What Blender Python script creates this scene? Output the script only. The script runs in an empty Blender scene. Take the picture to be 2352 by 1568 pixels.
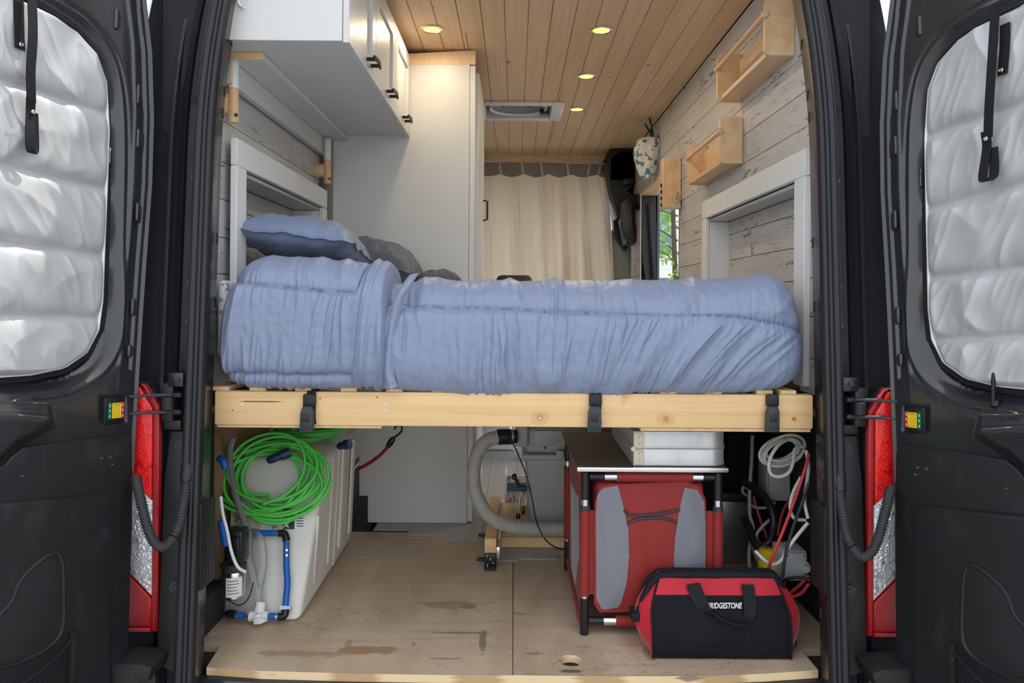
import bpy, bmesh, math, random
import numpy as np
from mathutils import Vector, Matrix

random.seed(7)
S = bpy.context.scene
C = S.collection
R = math.radians
PI = math.pi

# ------------------------------------------------------------------ camera
# X right, Y into the van, Z up, van floor at z = 0.  Photo frame 2352 x 1568.
F, CX, CY, EYE, ROLL = 1700.0, 1182.0, 690.0, 0.96, R(0.4)
cam = bpy.data.cameras.new('camera')
cam.sensor_width = 36.0
cam.lens = F / 2352.0 * 36.0
cam.shift_x = -(CX - 1176.0) / 2352.0
cam.shift_y = (CY - 784.0) / 2352.0
cam.clip_start = 0.02
camo = bpy.data.objects.new('camera', cam)
C.objects.link(camo)
camo.matrix_world = (Matrix.Translation((0, 0, EYE)) @ Matrix.Rotation(PI / 2, 4, 'X')
                     @ Matrix.Rotation(ROLL, 4, 'Z'))
S.camera = camo

# ------------------------------------------------------------------ sky, sun, exposure
SUN = Vector((1.35, 1.0, 3.7)).normalized()
w = bpy.data.worlds.new('world'); S.world = w; w.use_nodes = True
nt = w.node_tree; nt.nodes.clear()
sky = nt.nodes.new('ShaderNodeTexSky'); sky.sky_type = 'NISHITA'; sky.sun_disc = False
sky.sun_elevation = math.asin(SUN.z); sky.sun_rotation = math.atan2(SUN.x, SUN.y)
sky.air_density = 1.0; sky.dust_density = 2.5; sky.ozone_density = 1.0
mx = nt.nodes.new('ShaderNodeMix'); mx.data_type = 'RGBA'
mul = nt.nodes.new('ShaderNodeVectorMath'); mul.operation = 'SCALE'; mul.inputs['Scale'].default_value = 0.17
nt.links.new(sky.outputs['Color'], mul.inputs[0])
mx.inputs['Factor'].default_value = 0.62
nt.links.new(mul.outputs[0], mx.inputs['A'])
mx.inputs['B'].default_value = (1.0, 1.0, 0.98, 1)      # bright thin cloud
bg = nt.nodes.new('ShaderNodeBackground'); bg.inputs['Strength'].default_value = 1.75
wo = nt.nodes.new('ShaderNodeOutputWorld')
nt.links.new(mx.outputs['Result'], bg.inputs['Color']); nt.links.new(bg.outputs[0], wo.inputs['Surface'])
sl = bpy.data.lights.new('sun', 'SUN'); sl.energy = 3.2; sl.angle = R(0.8); sl.color = (1, .96, .9)
so = bpy.data.objects.new('sun', sl); C.objects.link(so)
so.rotation_euler = SUN.to_track_quat('Z', 'Y').to_euler()
so.location = SUN * 20
S.view_settings.view_transform = 'Standard'; S.view_settings.look = 'None'
S.view_settings.gamma = 1.0; S.view_settings.use_curve_mapping = False
S.view_settings.exposure = 0.3

# ------------------------------------------------------------------ pixel -> place
def ray(px, py):
    dx, dy = px - CX, CY - py
    c, s = math.cos(ROLL), math.sin(ROLL)
    return (dx * c - dy * s) / F, (dx * s + dy * c) / F
def PY(px, py, Y):
    x, z = ray(px, py); return Vector((x * Y, Y, EYE + z * Y))
def PX(px, py, X):
    x, z = ray(px, py); Y = X / x; return Vector((X, Y, EYE + z * Y))
def PZ(px, py, H):
    x, z = ray(px, py); Y = (H - EYE) / z; return Vector((x * Y, Y, H))

# ------------------------------------------------------------------ noise
def vn(x, y, seed=0):
    """2-D smooth gradient noise on arrays, about -1..1"""
    x = np.asarray(x, float); y = np.asarray(y, float)
    xi = np.floor(x).astype(np.int64); yi = np.floor(y).astype(np.int64)
    xf = x - xi; yf = y - yi
    def g(ix, iy):
        h = (ix * 374761393 + iy * 668265263 + seed * 974711) & 0x7fffffff
        h = ((h ^ (h >> 13)) * 1274126177) & 0x7fffffff
        a = (h ^ (h >> 16)) % 4096 / 4096.0 * 2 * PI
        return np.cos(a), np.sin(a)
    def d(ix, iy, fx, fy):
        gx, gy = g(ix, iy); return gx * fx + gy * fy
    u = xf * xf * xf * (xf * (xf * 6 - 15) + 10); v = yf * yf * yf * (yf * (yf * 6 - 15) + 10)
    a = d(xi, yi, xf, yf); b = d(xi + 1, yi, xf - 1, yf)
    c = d(xi, yi + 1, xf, yf - 1); e = d(xi + 1, yi + 1, xf - 1, yf - 1)
    return (a * (1 - u) + b * u) * (1 - v) * 1.5 + (c * (1 - u) + e * u) * v * 1.5
def ridge(x, y, seed=0, p=2.0):
    return (1 - np.minimum(1, np.abs(vn(x, y, seed)) * 1.6)) ** p
def sst(a, b, x):
    t = np.clip((x - a) / (b - a), 0, 1); return t * t * (3 - 2 * t)

# ------------------------------------------------------------------ materials
MATS = {}
def M(name, base, rough=.5, metal=0.0, layers=(), bump=None, coat=0.0, sheen=0.0, trans=0.0, alpha=1.0,
      translucent=0.0, emit=None, ior=1.45, spec=None):
    if name in MATS: return MATS[name]
    m = bpy.data.materials.new(name); m.use_nodes = True
    t = m.node_tree; N = t.nodes; L = t.links
    b = N['Principled BSDF']; out = N['Material Output']
    def rgba(c): return (c[0], c[1], c[2], 1)
    b.inputs['Base Color'].default_value = rgba(base); b.inputs['Roughness'].default_value = rough
    b.inputs['Metallic'].default_value = metal; b.inputs['IOR'].default_value = ior
    b.inputs['Coat Weight'].default_value = coat; b.inputs['Coat Roughness'].default_value = .08
    b.inputs['Sheen Weight'].default_value = sheen; b.inputs['Sheen Roughness'].default_value = .4
    b.inputs['Transmission Weight'].default_value = trans; b.inputs['Alpha'].default_value = alpha
    if spec is not None: b.inputs['Specular IOR Level'].default_value = spec
    if emit: b.inputs['Emission Color'].default_value = rgba(emit[0]); b.inputs['Emission Strength'].default_value = emit[1]
    vec = None
    if layers or bump:
        tc = N.new('ShaderNodeTexCoord'); oi = N.new('ShaderNodeObjectInfo')
        mu = N.new('ShaderNodeMath'); mu.operation = 'MULTIPLY'; mu.inputs[1].default_value = 37.0
        L.new(oi.outputs['Random'], mu.inputs[0])
        ad = N.new('ShaderNodeVectorMath'); ad.operation = 'ADD'
        L.new(tc.outputs['Object'], ad.inputs[0]); L.new(mu.outputs[0], ad.inputs[1])
        vec = ad.outputs[0]
    def noise(scale, detail, rot=None, dist=0.0, kind='noise'):
        mp = N.new('ShaderNodeMapping'); mp.inputs['Scale'].default_value = scale
        if rot: mp.inputs['Rotation'].default_value = rot
        L.new(vec, mp.inputs['Vector'])
        if kind == 'wave':
            n = N.new('ShaderNodeTexWave'); n.inputs['Scale'].default_value = 1.0; n.inputs['Distortion'].default_value = dist
            n.inputs['Detail'].default_value = detail
        elif kind == 'voronoi':
            n = N.new('ShaderNodeTexVoronoi'); n.inputs['Scale'].default_value = 1.0; n.feature = 'DISTANCE_TO_EDGE'
        else:
            n = N.new('ShaderNodeTexNoise'); n.inputs['Scale'].default_value = 1.0
            n.inputs['Detail'].default_value = detail; n.inputs['Distortion'].default_value = dist
        L.new(mp.outputs[0], n.inputs['Vector'])
        return n.outputs['Distance'] if kind == 'voronoi' else n.outputs[0]
    cur = None
    for ly in layers:
        f = noise(ly.get('scale', (5, 5, 5)), ly.get('detail', 4), ly.get('rot'), ly.get('dist', 0), ly.get('kind', 'noise'))
        mr = N.new('ShaderNodeMapRange'); mr.inputs['From Min'].default_value = ly['lo']; mr.inputs['From Max'].default_value = ly['hi']
        mr.inputs['To Max'].default_value = ly.get('amt', 1.0)
        L.new(f, mr.inputs['Value']); fac = mr.outputs[0]
        if 'mask' in ly:
            g = noise(ly['mask'][0], 2); m2 = N.new('ShaderNodeMapRange')
            m2.inputs['From Min'].default_value = ly['mask'][1]; m2.inputs['From Max'].default_value = ly['mask'][2]
            L.new(g, m2.inputs['Value']); mm = N.new('ShaderNodeMath'); mm.operation = 'MULTIPLY'
            L.new(fac, mm.inputs[0]); L.new(m2.outputs[0], mm.inputs[1]); fac = mm.outputs[0]
        mi = N.new('ShaderNodeMix'); mi.data_type = 'RGBA'
        L.new(fac, mi.inputs['Factor'])
        if cur is None: mi.inputs['A'].default_value = rgba(base)
        else: L.new(cur, mi.inputs['A'])
        mi.inputs['B'].default_value = rgba(ly['col']); cur = mi.outputs['Result']
    if cur is not None: L.new(cur, b.inputs['Base Color'])
    if bump:
        f = noise(bump[0], bump[3] if len(bump) > 3 else 3, kind=bump[4] if len(bump) > 4 else 'noise')
        bn = N.new('ShaderNodeBump'); bn.inputs['Strength'].default_value = bump[1]; bn.inputs['Distance'].default_value = bump[2]
        L.new(f, bn.inputs['Height']); L.new(bn.outputs[0], b.inputs['Normal'])
    if translucent:
        tr = N.new('ShaderNodeBsdfTranslucent'); tr.inputs['Color'].default_value = rgba(base)
        if cur is not None: L.new(cur, tr.inputs['Color'])
        ms = N.new('ShaderNodeMixShader'); ms.inputs[0].default_value = translucent
        L.new(b.outputs[0], ms.inputs[1]); L.new(tr.outputs[0], ms.inputs[2]); L.new(ms.outputs[0], out.inputs['Surface'])
    MATS[name] = m
    return m

paint = M('black_paint', (.022, .024, .028), .25, coat=.6, layers=[dict(scale=(6, 6, 1.5), lo=.5, hi=.8, col=(.022, .023, .025)),
          dict(scale=(60, 60, 14), detail=6, lo=.64, hi=.74, col=(.09, .088, .082), amt=.6, mask=((3, 3, 3), .52, .7))])
jambp = M('jamb_paint', (.008, .009, .012), .3, coat=.4, layers=[dict(scale=(40, 40, 4), detail=6, lo=.56, hi=.8, col=(.05, .045, .04), amt=.5, mask=((2, 2, 2), .5, .7))])
returnp = M('return_paint', (.012, .013, .016), .3, coat=.15)
plast = M('black_plastic', (.012, .013, .015), .5, layers=[dict(scale=(14, 14, 9), detail=6, lo=.55, hi=.85, col=(.03, .031, .033))],
          bump=((900, 900, 900), .15, .0006, 2))
plast_s = M('smooth_black_plastic', (.012, .012, .014), .35)
dkgrey = M('dark_grey_plastic', (.035, .04, .047), .5)
rubber = M('rubber', (.016, .017, .02), .42)
grille = M('speaker_mesh', (.012, .013, .015), .6, bump=((0, 30, 300), 1.0, .003, 0, 'wave'))
quilt = M('quilt_fabric', (.47, .485, .49), .36, metal=.15, sheen=.3, bump=((700, 700, 700), .08, .0005, 2))
binding = M('white_binding', (.75, .76, .76), .5)
webbing = M('black_webbing', (.012, .013, .016), .7, spec=.25, bump=((300, 300, 900), .3, .0008, 1))
silver = M('silver', (.7, .7, .7), .25, metal=1)
alum = M('aluminium', (.72, .73, .74), .42, metal=.55, layers=[dict(scale=(30, 3, 3), lo=.4, hi=.8, col=(.6, .61, .62))])
brass = M('hinge_plate', (.62, .55, .42), .4, metal=.6)
comf = M('comforter_fabric', (.22, .265, .385), .42, sheen=.04, bump=((900, 900, 900), .05, .0004, 2))
comf_seam = M('comforter_hem', (.225, .27, .385), .5, sheen=.2)
pillm = M('pillow_fabric', (.20, .25, .38), .45, sheen=.2)
pilln = M('pillow_gap_shade', (.03, .05, .10), .5)  # dark blue that stands for the shade in the gap under the top pillow
pilld = M('pillow_shaded', (.10, .115, .155), .5, sheen=.2)  # pillow blue darkened: shading on the far pillow is put into the colour
pillg = M('pillow_charcoal', (.085, .09, .11), .55, sheen=.2)  # plain charcoal cloth of the small pillow
white = M('white_paint', (.67, .67, .65), .38, layers=[dict(scale=(2, 2, 2), lo=.35, hi=.75, col=(.64, .645, .63))])
panelw = M('panel_white', (.65, .65, .63), .42, layers=[dict(scale=(1.5, 1.5, 1.5), lo=.35, hi=.75, col=(.61, .61, .595))])
trimw = M('trim_white', (.76, .77, .77), .45, layers=[dict(scale=(40, 6, 6), detail=5, lo=.5, hi=.8, col=(.70, .71, .71))])
ceilw = M('ceiling_pine', (.79, .56, .34), .42, layers=[
    dict(scale=(1.1, .25, 1), detail=1, lo=.3, hi=.7, col=(.70, .47, .27)),
    dict(scale=(70, 1.6, 10), detail=5, lo=.45, hi=.75, col=(.60, .375, .20), amt=.7),
    dict(scale=(14, 110, 10), detail=2, lo=.70, hi=.76, col=(.36, .2, .09), amt=.7, mask=((8, 3, 8), .54, .62)),
    dict(scale=(16, 8, 10), detail=1, lo=.75, hi=.8, col=(.25, .12, .05), amt=.9)])
shelfw = M('shelf_pine', (.80, .57, .345), .4, layers=[
    dict(scale=(22, 1.0, 22), detail=1, lo=.40, hi=.60, col=(.74, .48, .26)),
    dict(scale=(120, 5, 120), detail=4, lo=.5, hi=.8, col=(.58, .34, .16), amt=.5)])
lumber = M('bed_lumber', (.78, .53, .265), .5, layers=[
    dict(scale=(1.3, 20, 55), detail=5, dist=.6, lo=.48, hi=.72, col=(.66, .40, .17), amt=.8),
    dict(scale=(9, 8, 13), detail=1, lo=.735, hi=.80, col=(.42, .2, .08), amt=.9),
    dict(scale=(3, 8, 90), detail=3, lo=.72, hi=.76, col=(.2, .09, .04), amt=.8, mask=((3, 3, 9), .6, .7))])
slatw = M('slat_wood', (.66, .46, .25), .5, layers=[dict(scale=(50, 2, 50), detail=4, lo=.45, hi=.75, col=(.54, .35, .17))])
plyw = M('plywood', (.60, .47, .335), .5, layers=[
    dict(scale=(5, 1.2, 4), detail=6, dist=1.2, lo=.40, hi=.62, col=(.49, .365, .245)),
    dict(scale=(1.6, 30, 4), detail=6, lo=.50, hi=.70, col=(.42, .31, .21), amt=.6),
    dict(scale=(26, 60, 10), detail=8, dist=2.5, lo=.58, hi=.64, col=(.17, .13, .10), amt=.7, mask=((3.1, 3.1, 3), .46, .62)),
    dict(scale=(3.2, 9, 3), detail=5, dist=.6, lo=.63, hi=.70, col=(.31, .18, .085), amt=.7),
    dict(scale=(90, 14, 10), detail=8, dist=3, lo=.66, hi=.7, col=(.72, .62, .5), amt=.5)])
plyedge = M('plywood_edge', (.80, .60, .36), .6, layers=[dict(scale=(1, 1, 150), kind='wave', detail=1, dist=.4, lo=.55, hi=.8, col=(.52, .34, .18)),
    dict(scale=(9, 9, 60), detail=4, lo=.66, hi=.72, col=(.2, .12, .07), amt=.8)])
vinyl = M('vinyl_plank', (.42, .415, .41), .4, layers=[dict(scale=(60, 2, 2), detail=4, lo=.4, hi=.75, col=(.36, .355, .35))])
def plankmat(name, a, b, c):
    return M(name, a, .55, layers=[
        dict(scale=(3, 1.4, 9), detail=3, lo=.35, hi=.7, col=b),
        dict(scale=(20, 9, 62), detail=7, dist=1.2, lo=.585, hi=.63, col=c, amt=.85, mask=((4, 2.2, 9), .46, .58)),
        dict(scale=(20, 5, 160), detail=5, dist=.5, lo=.60, hi=.70, col=c, amt=.35)],
        bump=((20, 9, 62), .25, .002, 6))
wplank = plankmat('whitewashed_plank', (.58, .565, .54), (.49, .475, .455), (.13, .125, .12))
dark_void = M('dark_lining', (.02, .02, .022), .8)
carpetw = M('lining_ply', (.32, .21, .11), .7, layers=[dict(scale=(3, 3, 30), lo=.4, hi=.7, col=(.24, .15, .08))])
tankm = M('tank_poly', (.76, .74, .69), .42, layers=[dict(scale=(4, 4, 4), lo=.35, hi=.75, col=(.70, .67, .60))], spec=.35)
greenc = M('green_cord', (.10, .60, .09), .4)
navy = M('navy_plug', (.015, .03, .085), .3)
bluep = M('blue_pipe', (.01, .12, .50), .4)
whitep = M('white_plastic', (.80, .81, .81), .35)
greyp = M('grey_plastic', (.42, .435, .44), .45)
toiletm = M('toilet_grey', (.40, .405, .40), .4)
clearh = M('clear_hose', (.80, .84, .85), .08, trans=.85, ior=1.25)
clearhose2 = M('ribbed_hose', (.60, .58, .53), .25, trans=.25, ior=1.3)
redfab = M('red_fabric', (.27, .018, .016), .65, sheen=.1, bump=((600, 600, 600), .15, .0006, 2))
greyfab = M('grey_fabric', (.20, .205, .24), .6, sheen=.3, bump=((14, 14, 3), .3, .01, 3))
bagred = M('bag_red', (.52, .012, .03), .6, sheen=.3, bump=((30, 30, 30), .35, .006, 3))
bagblack = M('bag_black', (.009, .010, .013), .75, spec=.2, layers=[dict(scale=(22, 22, 14), detail=7, lo=.66, hi=.76, col=(.10, .085, .055), amt=.8, mask=((7, 7, 7), .56, .66))],
             bump=((500, 500, 500), .2, .0008, 2))
redcab = M('red_cable', (.55, .05, .05), .4)
whitecab = M('white_cable', (.66, .65, .60), .45)
greycab = M('grey_cable', (.36, .36, .35), .45)
yellow = M('yellow_plastic', (.72, .50, .02), .4)
curtainm = M('curtain_cloth', (.84, .71, .54), .8, translucent=.72, bump=((300, 300, 300), .1, .001, 2),
             layers=[dict(scale=(60, 60, 60), lo=.4, hi=.7, col=(.80, .66, .49))])
redlens = M('red_lens', (.85, .012, .010), .12, coat=.8, bump=((180, 10, 180), .6, .004, 1, 'voronoi'), layers=[
    dict(scale=(50, 20, 50), detail=3, lo=.52, hi=.7, col=(.45, .004, .004))])
redlens2 = M('red_reflector', (.42, .01, .012), .2, coat=.6, bump=((160, 10, 160), .5, .003, 1, 'wave'))
clearlens = M('clear_lens', (.78, .80, .82), .1, metal=.35, coat=.8, bump=((90, 10, 90), .8, .006, 1, 'voronoi'), layers=[
    dict(scale=(70, 20, 40), detail=2, lo=.55, hi=.7, col=(.38, .4, .42))])
steel = M('dull_steel', (.45, .45, .44), .4, metal=.8)
mapgreen = M('label_green', (.0, .16, .07), .5)
mapred = M('label_red', (.5, .02, .03), .5)
leafm = M('leaf', (.23, .42, .05), .5, translucent=.45)
barkm = M('bark', (.10, .075, .05), .8)
sidingm = M('white_siding', (.80, .82, .82), .6)
glassm = M('house_glass', (.10, .22, .26), .05, coat=.5)
rooftm = M('roof_grey', (.16, .16, .17), .8)
concrete = M('asphalt', (.30, .30, .295), .9, layers=[dict(scale=(3, 3, 3), lo=.4, hi=.7, col=(.24, .24, .24))])
lampglow = M('lamp_glow', (1, .9, .3), .5, emit=((1.0, .86, .16), 1.35))
frosted = M('frosted_tube', (.80, .81, .80), .4)
handleblk = M('handle_black', (.012, .012, .013), .35, metal=.4)
headliner = M('headliner', (.30, .31, .31), .9)
seatm = M('seat_fabric', (.06, .052, .045), .8)
printcloth = M('print_cloth', (.72, .71, .66), .8, layers=[dict(scale=(26, 26, 26), detail=1, lo=.56, hi=.6, col=(.10, .22, .27))])
sheetm = M('patterned_sheet', (.72, .73, .74), .7, layers=[dict(scale=(45, 45, 45), detail=2, lo=.58, hi=.63, col=(.32, .34, .38))])
stepm = M('printed_step', (.72, .70, .67), .6, layers=[dict(scale=(30, 30, 12), detail=4, dist=2, lo=.55, hi=.62, col=(.25, .22, .22))])
bluestripe = M('blue_stripe', (.06, .17, .25), .6)
whitetext = M('white_print', (.85, .85, .85), .5)
darktext = M('dark_print', (.06, .06, .06), .6)
slattop = M('brown_slat', (.085, .068, .05), .4, layers=[dict(scale=(3, 60, 3), lo=.4, hi=.7, col=(.12, .098, .072))])

def stains(m, items):
    """marks with a shape of their own at fixed spots: (centre, radii, colour, amount, raggedness)"""
    t = m.node_tree; N = t.nodes; L = t.links; b = N['Principled BSDF']
    tc = N.new('ShaderNodeTexCoord')
    for c, rad, col, amt, rag in items:
        nz = N.new('ShaderNodeTexNoise'); nz.inputs['Scale'].default_value = 22.0; nz.inputs['Detail'].default_value = 6
        L.new(tc.outputs['Object'], nz.inputs['Vector'])
        mp = N.new('ShaderNodeMapping'); mp.vector_type = 'POINT'
        sc_ = [1.0 / r for r in rad]; mp.inputs['Scale'].default_value = sc_
        mp.inputs['Location'].default_value = [-c[i] * sc_[i] for i in range(3)]
        L.new(tc.outputs['Object'], mp.inputs['Vector'])
        ln = N.new('ShaderNodeVectorMath'); ln.operation = 'LENGTH'; L.new(mp.outputs[0], ln.inputs[0])
        ad = N.new('ShaderNodeMath'); ad.operation = 'MULTIPLY_ADD'; ad.inputs[1].default_value = rag; L.new(nz.outputs[0], ad.inputs[0]); L.new(ln.outputs['Value'], ad.inputs[2])
        mr = N.new('ShaderNodeMapRange'); mr.inputs['From Min'].default_value = 1 + rag * .5; mr.inputs['From Max'].default_value = .72 + rag * .5
        mr.inputs['To Max'].default_value = amt; L.new(ad.outputs[0], mr.inputs['Value'])
        mi = N.new('ShaderNodeMix'); mi.data_type = 'RGBA'; L.new(mr.outputs[0], mi.inputs['Factor'])
        L.new(b.inputs['Base Color'].links[0].from_socket, mi.inputs['A']); mi.inputs['B'].default_value = (*col, 1)
        L.new(mi.outputs['Result'], b.inputs['Base Color'])
def fl(px, py): p = PZ(px, py, 0); return (p.x, p.y, 0)
BRN = (.33, .17, .06)
stains(plyw, [(fl(840, 1492), (.11, .028, 1), BRN, .7, 2.2), (fl(700, 1500), (.16, .018, 1), BRN, .55, 2.0), (fl(800, 1478), (.012, .03, 1), BRN, .5, .8),
              (fl(950, 1478), (.008, .014, 1), BRN, .6, .6), (fl(1310, 1541), (.03, .010, 1), (.07, .05, .04), .8, 1.0), (fl(1040, 1388), (.10, .035, 1), (.25, .17, .1), .45, 1.4),
              (fl(1075, 1392), (.025, .02, 1), (.22, .14, .08), .55, .8), (fl(1345, 1485), (.02, .006, 1), BRN, .6, .8), (fl(540, 1510), (.04, .02, 1), (.55, .48, .2), .5, 1.2),
              (fl(1110, 1470), (.012, .09, 1), (.13, .11, .1), .7, 2.0), (fl(1060, 1453), (.10, .006, 1), (.13, .11, .1), .7, 1.6), (fl(1030, 1512), (.05, .006, 1), (.16, .14, .13), .6, 1.6),
              (fl(1490, 1500), (.02, .05, 1), (.2, .1, .09), .5, 1.6), (fl(1230, 1500), (.04, .006, 1), (.16, .14, .13), .6, 1.6)])
def bm_(px, py): p = PY(px, py, 1.965); return (p.x, p.y, p.z)
stains(lumber, [(bm_(1240, 958), (.010, .2, .010), (.42, .20, .08), .9, .3), (bm_(1240, 958), (.03, .2, .022), (.6, .33, .13), .5, .8), (bm_(1530, 962), (.010, .2, .010), (.42, .20, .08), .9, .3),
                (bm_(1530, 962), (.03, .2, .02), (.6, .33, .13), .5, .8), (bm_(1824, 962), (.008, .2, .007), (.42, .2, .08), .9, .3), (bm_(600, 922), (.065, .2, .0022), (.09, .04, .02), .9, .5),
                (bm_(735, 915), (.003, .2, .003), (.2, .1, .05), .9, .2), (bm_(534, 942), (.003, .2, .003), (.25, .12, .05), .9, .2), (bm_(866, 912), (.003, .2, .003), (.25, .12, .05), .9, .2)])

# ------------------------------------------------------------------ mesh builder
class MB:
    def __init__(s): s.v = []; s.f = []
    def add(s, vs, fs):
        o = len(s.v); s.v += [tuple(p) for p in vs]; s.f += [tuple(i + o for i in f) for f in fs]; return s
    def addbm(s, bm):
        bm.verts.index_update()
        s.add([v.co[:] for v in bm.verts], [[v.index for v in f.verts] for f in bm.faces]); bm.free(); return s
    def box(s, lo, hi, bev=0.0, seg=2, mat=None):
        bm = bmesh.new(); bmesh.ops.create_cube(bm, size=1)
        lo = Vector(lo); hi = Vector(hi); d = hi - lo; c = (lo + hi) / 2
        for v in bm.verts: v.co = Vector((v.co.x * d.x, v.co.y * d.y, v.co.z * d.z)) + c
        if bev > 0:
            bmesh.ops.bevel(bm, geom=list(bm.edges), offset=min(bev, .49 * min(abs(d.x), abs(d.y), abs(d.z))), segments=seg, affect='EDGES', profile=.5)
        if mat is not None: bmesh.ops.transform(bm, matrix=mat, verts=bm.verts)
        return s.addbm(bm)
    def prism(s, pts, off, bev=0.0, seg=2):
        """closed polygon of 3-D points pushed along the vector off"""
        bm = bmesh.new(); off = Vector(off)
        a = [bm.verts.new(p) for p in pts]; b = [bm.verts.new(Vector(p) + off) for p in pts]
        n = len(a); bm.faces.new(a[::-1]); top = bm.faces.new(b)
        for i in range(n): bm.faces.new((a[i], a[(i + 1) % n], b[(i + 1) % n], b[i]))
        bmesh.ops.recalc_face_normals(bm, faces=bm.faces)
        if bev > 0:
            bmesh.ops.bevel(bm, geom=list(top.edges), offset=bev, segments=seg, affect='EDGES', profile=.5)
        return s.addbm(bm)
    def tube(s, pts, r, n=8, caps=True, closed=False):
        pts = [Vector(p) for p in pts]; m = len(pts)
        rr = r if hasattr(r, '__len__') else [r] * m
        up = None; base = len(s.v)
        for i, p in enumerate(pts):
            a = pts[i - 1] if (i or closed) else p; b = pts[(i + 1) % m] if (i < m - 1 or closed) else p
            t = (b - a)
            t = t.normalized() if t.length > 1e-9 else Vector((0, 0, 1))
            if up is None: up = Vector((0, 0, 1)) if abs(t.z) < .9 else Vector((0, 1, 0))
            sd = t.cross(up)
            if sd.length < 1e-6: sd = t.orthogonal()
            sd.normalize(); up = sd.cross(t).normalized()
            for k in range(n):
                q = 2 * PI * k / n
                s.v.append(tuple(p + (sd * math.cos(q) + up * math.sin(q)) * rr[i]))
        for i in range(m if closed else m - 1):
            j = (i + 1) % m
            for k in range(n):
                l = (k + 1) % n
                s.f.append((base + i * n + k, base + i * n + l, base + j * n + l, base + j * n + k))
        if caps and not closed:
            s.f.append(tuple(base + k for k in range(n))[::-1]); s.f.append(tuple(base + (m - 1) * n + k for k in range(n)))
        return s
    def lathe(s, c, axis, prof, n=24):
        """prof: (distance along axis, radius)"""
        c = Vector(c); ax = Vector(axis).normalized(); e1 = ax.orthogonal().normalized(); e2 = ax.cross(e1)
        base = len(s.v)
        for d, r in prof:
            for k in range(n):
                q = 2 * PI * k / n; s.v.append(tuple(c + ax * d + (e1 * math.cos(q) + e2 * math.sin(q)) * r))
        for i in range(len(prof) - 1):
            for k in range(n):
                l = (k + 1) % n
                s.f.append((base + i * n + k, base + i * n + l, base + (i + 1) * n + l, base + (i + 1) * n + k))
        s.f.append(tuple(base + k for k in range(n))[::-1]); s.f.append(tuple(base + (len(prof) - 1) * n + k for k in range(n)))
        return s
    def grid(s, P, wrap=False):
        P = np.asarray(P); m, n, _ = P.shape; o = len(s.v)
        s.v += [tuple(p) for p in P.reshape(-1, 3).tolist()]
        i = np.arange(m - 1)[:, None]; j = np.arange(n if wrap else n - 1)[None, :]; j2 = (j + 1) % n
        q = np.stack([i * n + j + o, i * n + j2 + o, (i + 1) * n + j2 + o, (i + 1) * n + j + o], -1).reshape(-1, 4)
        s.f += [tuple(t) for t in q.tolist()]
        return s
    def strip(s, pts, wid, thick=.002):
        """flat webbing along pts; wid: vector or list of half-width vectors"""
        pts = [Vector(p) for p in pts]
        A = []
        for i, p in enumerate(pts):
            wv = Vector(wid[i] if isinstance(wid, list) else wid)
            t = (pts[min(i + 1, len(pts) - 1)] - pts[max(i - 1, 0)]).normalized()
            nn = t.cross(wv).normalized() * thick / 2
            A.append([p - wv - nn, p + wv - nn, p + wv + nn, p - wv + nn])
        s.grid(np.array([[list(q) for q in r] for r in A]), wrap=True)
        o = len(s.v) - 4 * len(pts)
        s.f.append((o, o + 1, o + 2, o + 3)); e = len(s.v); s.f.append((e - 1, e - 2, e - 3, e - 4))
        return s
    def map(s, fn): s.v = [tuple(fn(*p)) for p in s.v]; return s
    def build(s, name, mat, parent=None, smooth=40, fix=True):
        me = bpy.data.meshes.new(name); me.from_pydata(s.v, [], s.f); me.update()
        if fix and len(s.f) < 20000:
            bm = bmesh.new(); bm.from_mesh(me); bmesh.ops.recalc_face_normals(bm, faces=bm.faces); bm.to_mesh(me); bm.free()
        if smooth:
            me.shade_smooth()
            me.set_sharp_from_angle(angle=R(smooth))
        me.materials.append(mat)
        o = bpy.data.objects.new(name, me); C.objects.link(o)
        if parent: adopt(o, parent)
        return o
def adopt(o, parent):
    o.parent = parent
    inv = Matrix.Identity(4); p = parent
    while p is not None:
        inv = Matrix.Translation(-p.location) @ inv if p.type == 'EMPTY' else inv
        p = None if p.type == 'EMPTY' else p.parent
    # a mesh parent keeps world coordinates in its own data, so only empties carry an offset
    o.matrix_parent_inverse = Matrix.Translation(-parent.location) if parent.type == 'EMPTY' else Matrix.Identity(4)
def tag(o, label, cat, group=None):
    o['label'] = label; o['category'] = cat
    if group: o['group'] = group
    return o
def thing(name, label, cat, loc=(0, 0, 0), group=None):
    o = bpy.data.objects.new(name, None); C.objects.link(o); o.location = loc; o.empty_display_size = .05
    return tag(o, label, cat, group)
def structure(o): o['kind'] = 'structure'; return o
def sroot(name, loc=(0, 0, 0)):
    o = bpy.data.objects.new(name, None); C.objects.link(o); o.location = loc; return structure(o)
def cr(pts, n=8, closed=False):
    """Catmull-Rom through points"""
    P = [Vector(p) for p in pts]; m = len(P); out = []
    for i in range(m if closed else m - 1):
        p0 = P[i - 1] if (i or closed) else P[0] * 2 - P[1]; p1 = P[i]; p2 = P[(i + 1) % m]
        p3 = P[(i + 2) % m] if (i + 2 < m or closed) else P[-1] * 2 - P[-2]
        for k in range(n):
            t = k / n
            out.append(.5 * ((2 * p1) + (p2 - p0) * t + (2 * p0 - 5 * p1 + 4 * p2 - p3) * t * t + (3 * p1 - p0 - 3 * p2 + p3) * t ** 3))
    if not closed: out.append(P[-1])
    return out
def resample(pts, step):
    out = [pts[0]]; acc = 0
    for a, b in zip(pts, pts[1:]):
        l = (b - a).length; 
        if l < 1e-9: continue
        d = step - acc
        while d <= l: out.append(a + (b - a) * (d / l)); d += step
        acc = (acc + l) % step
    return out
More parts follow.
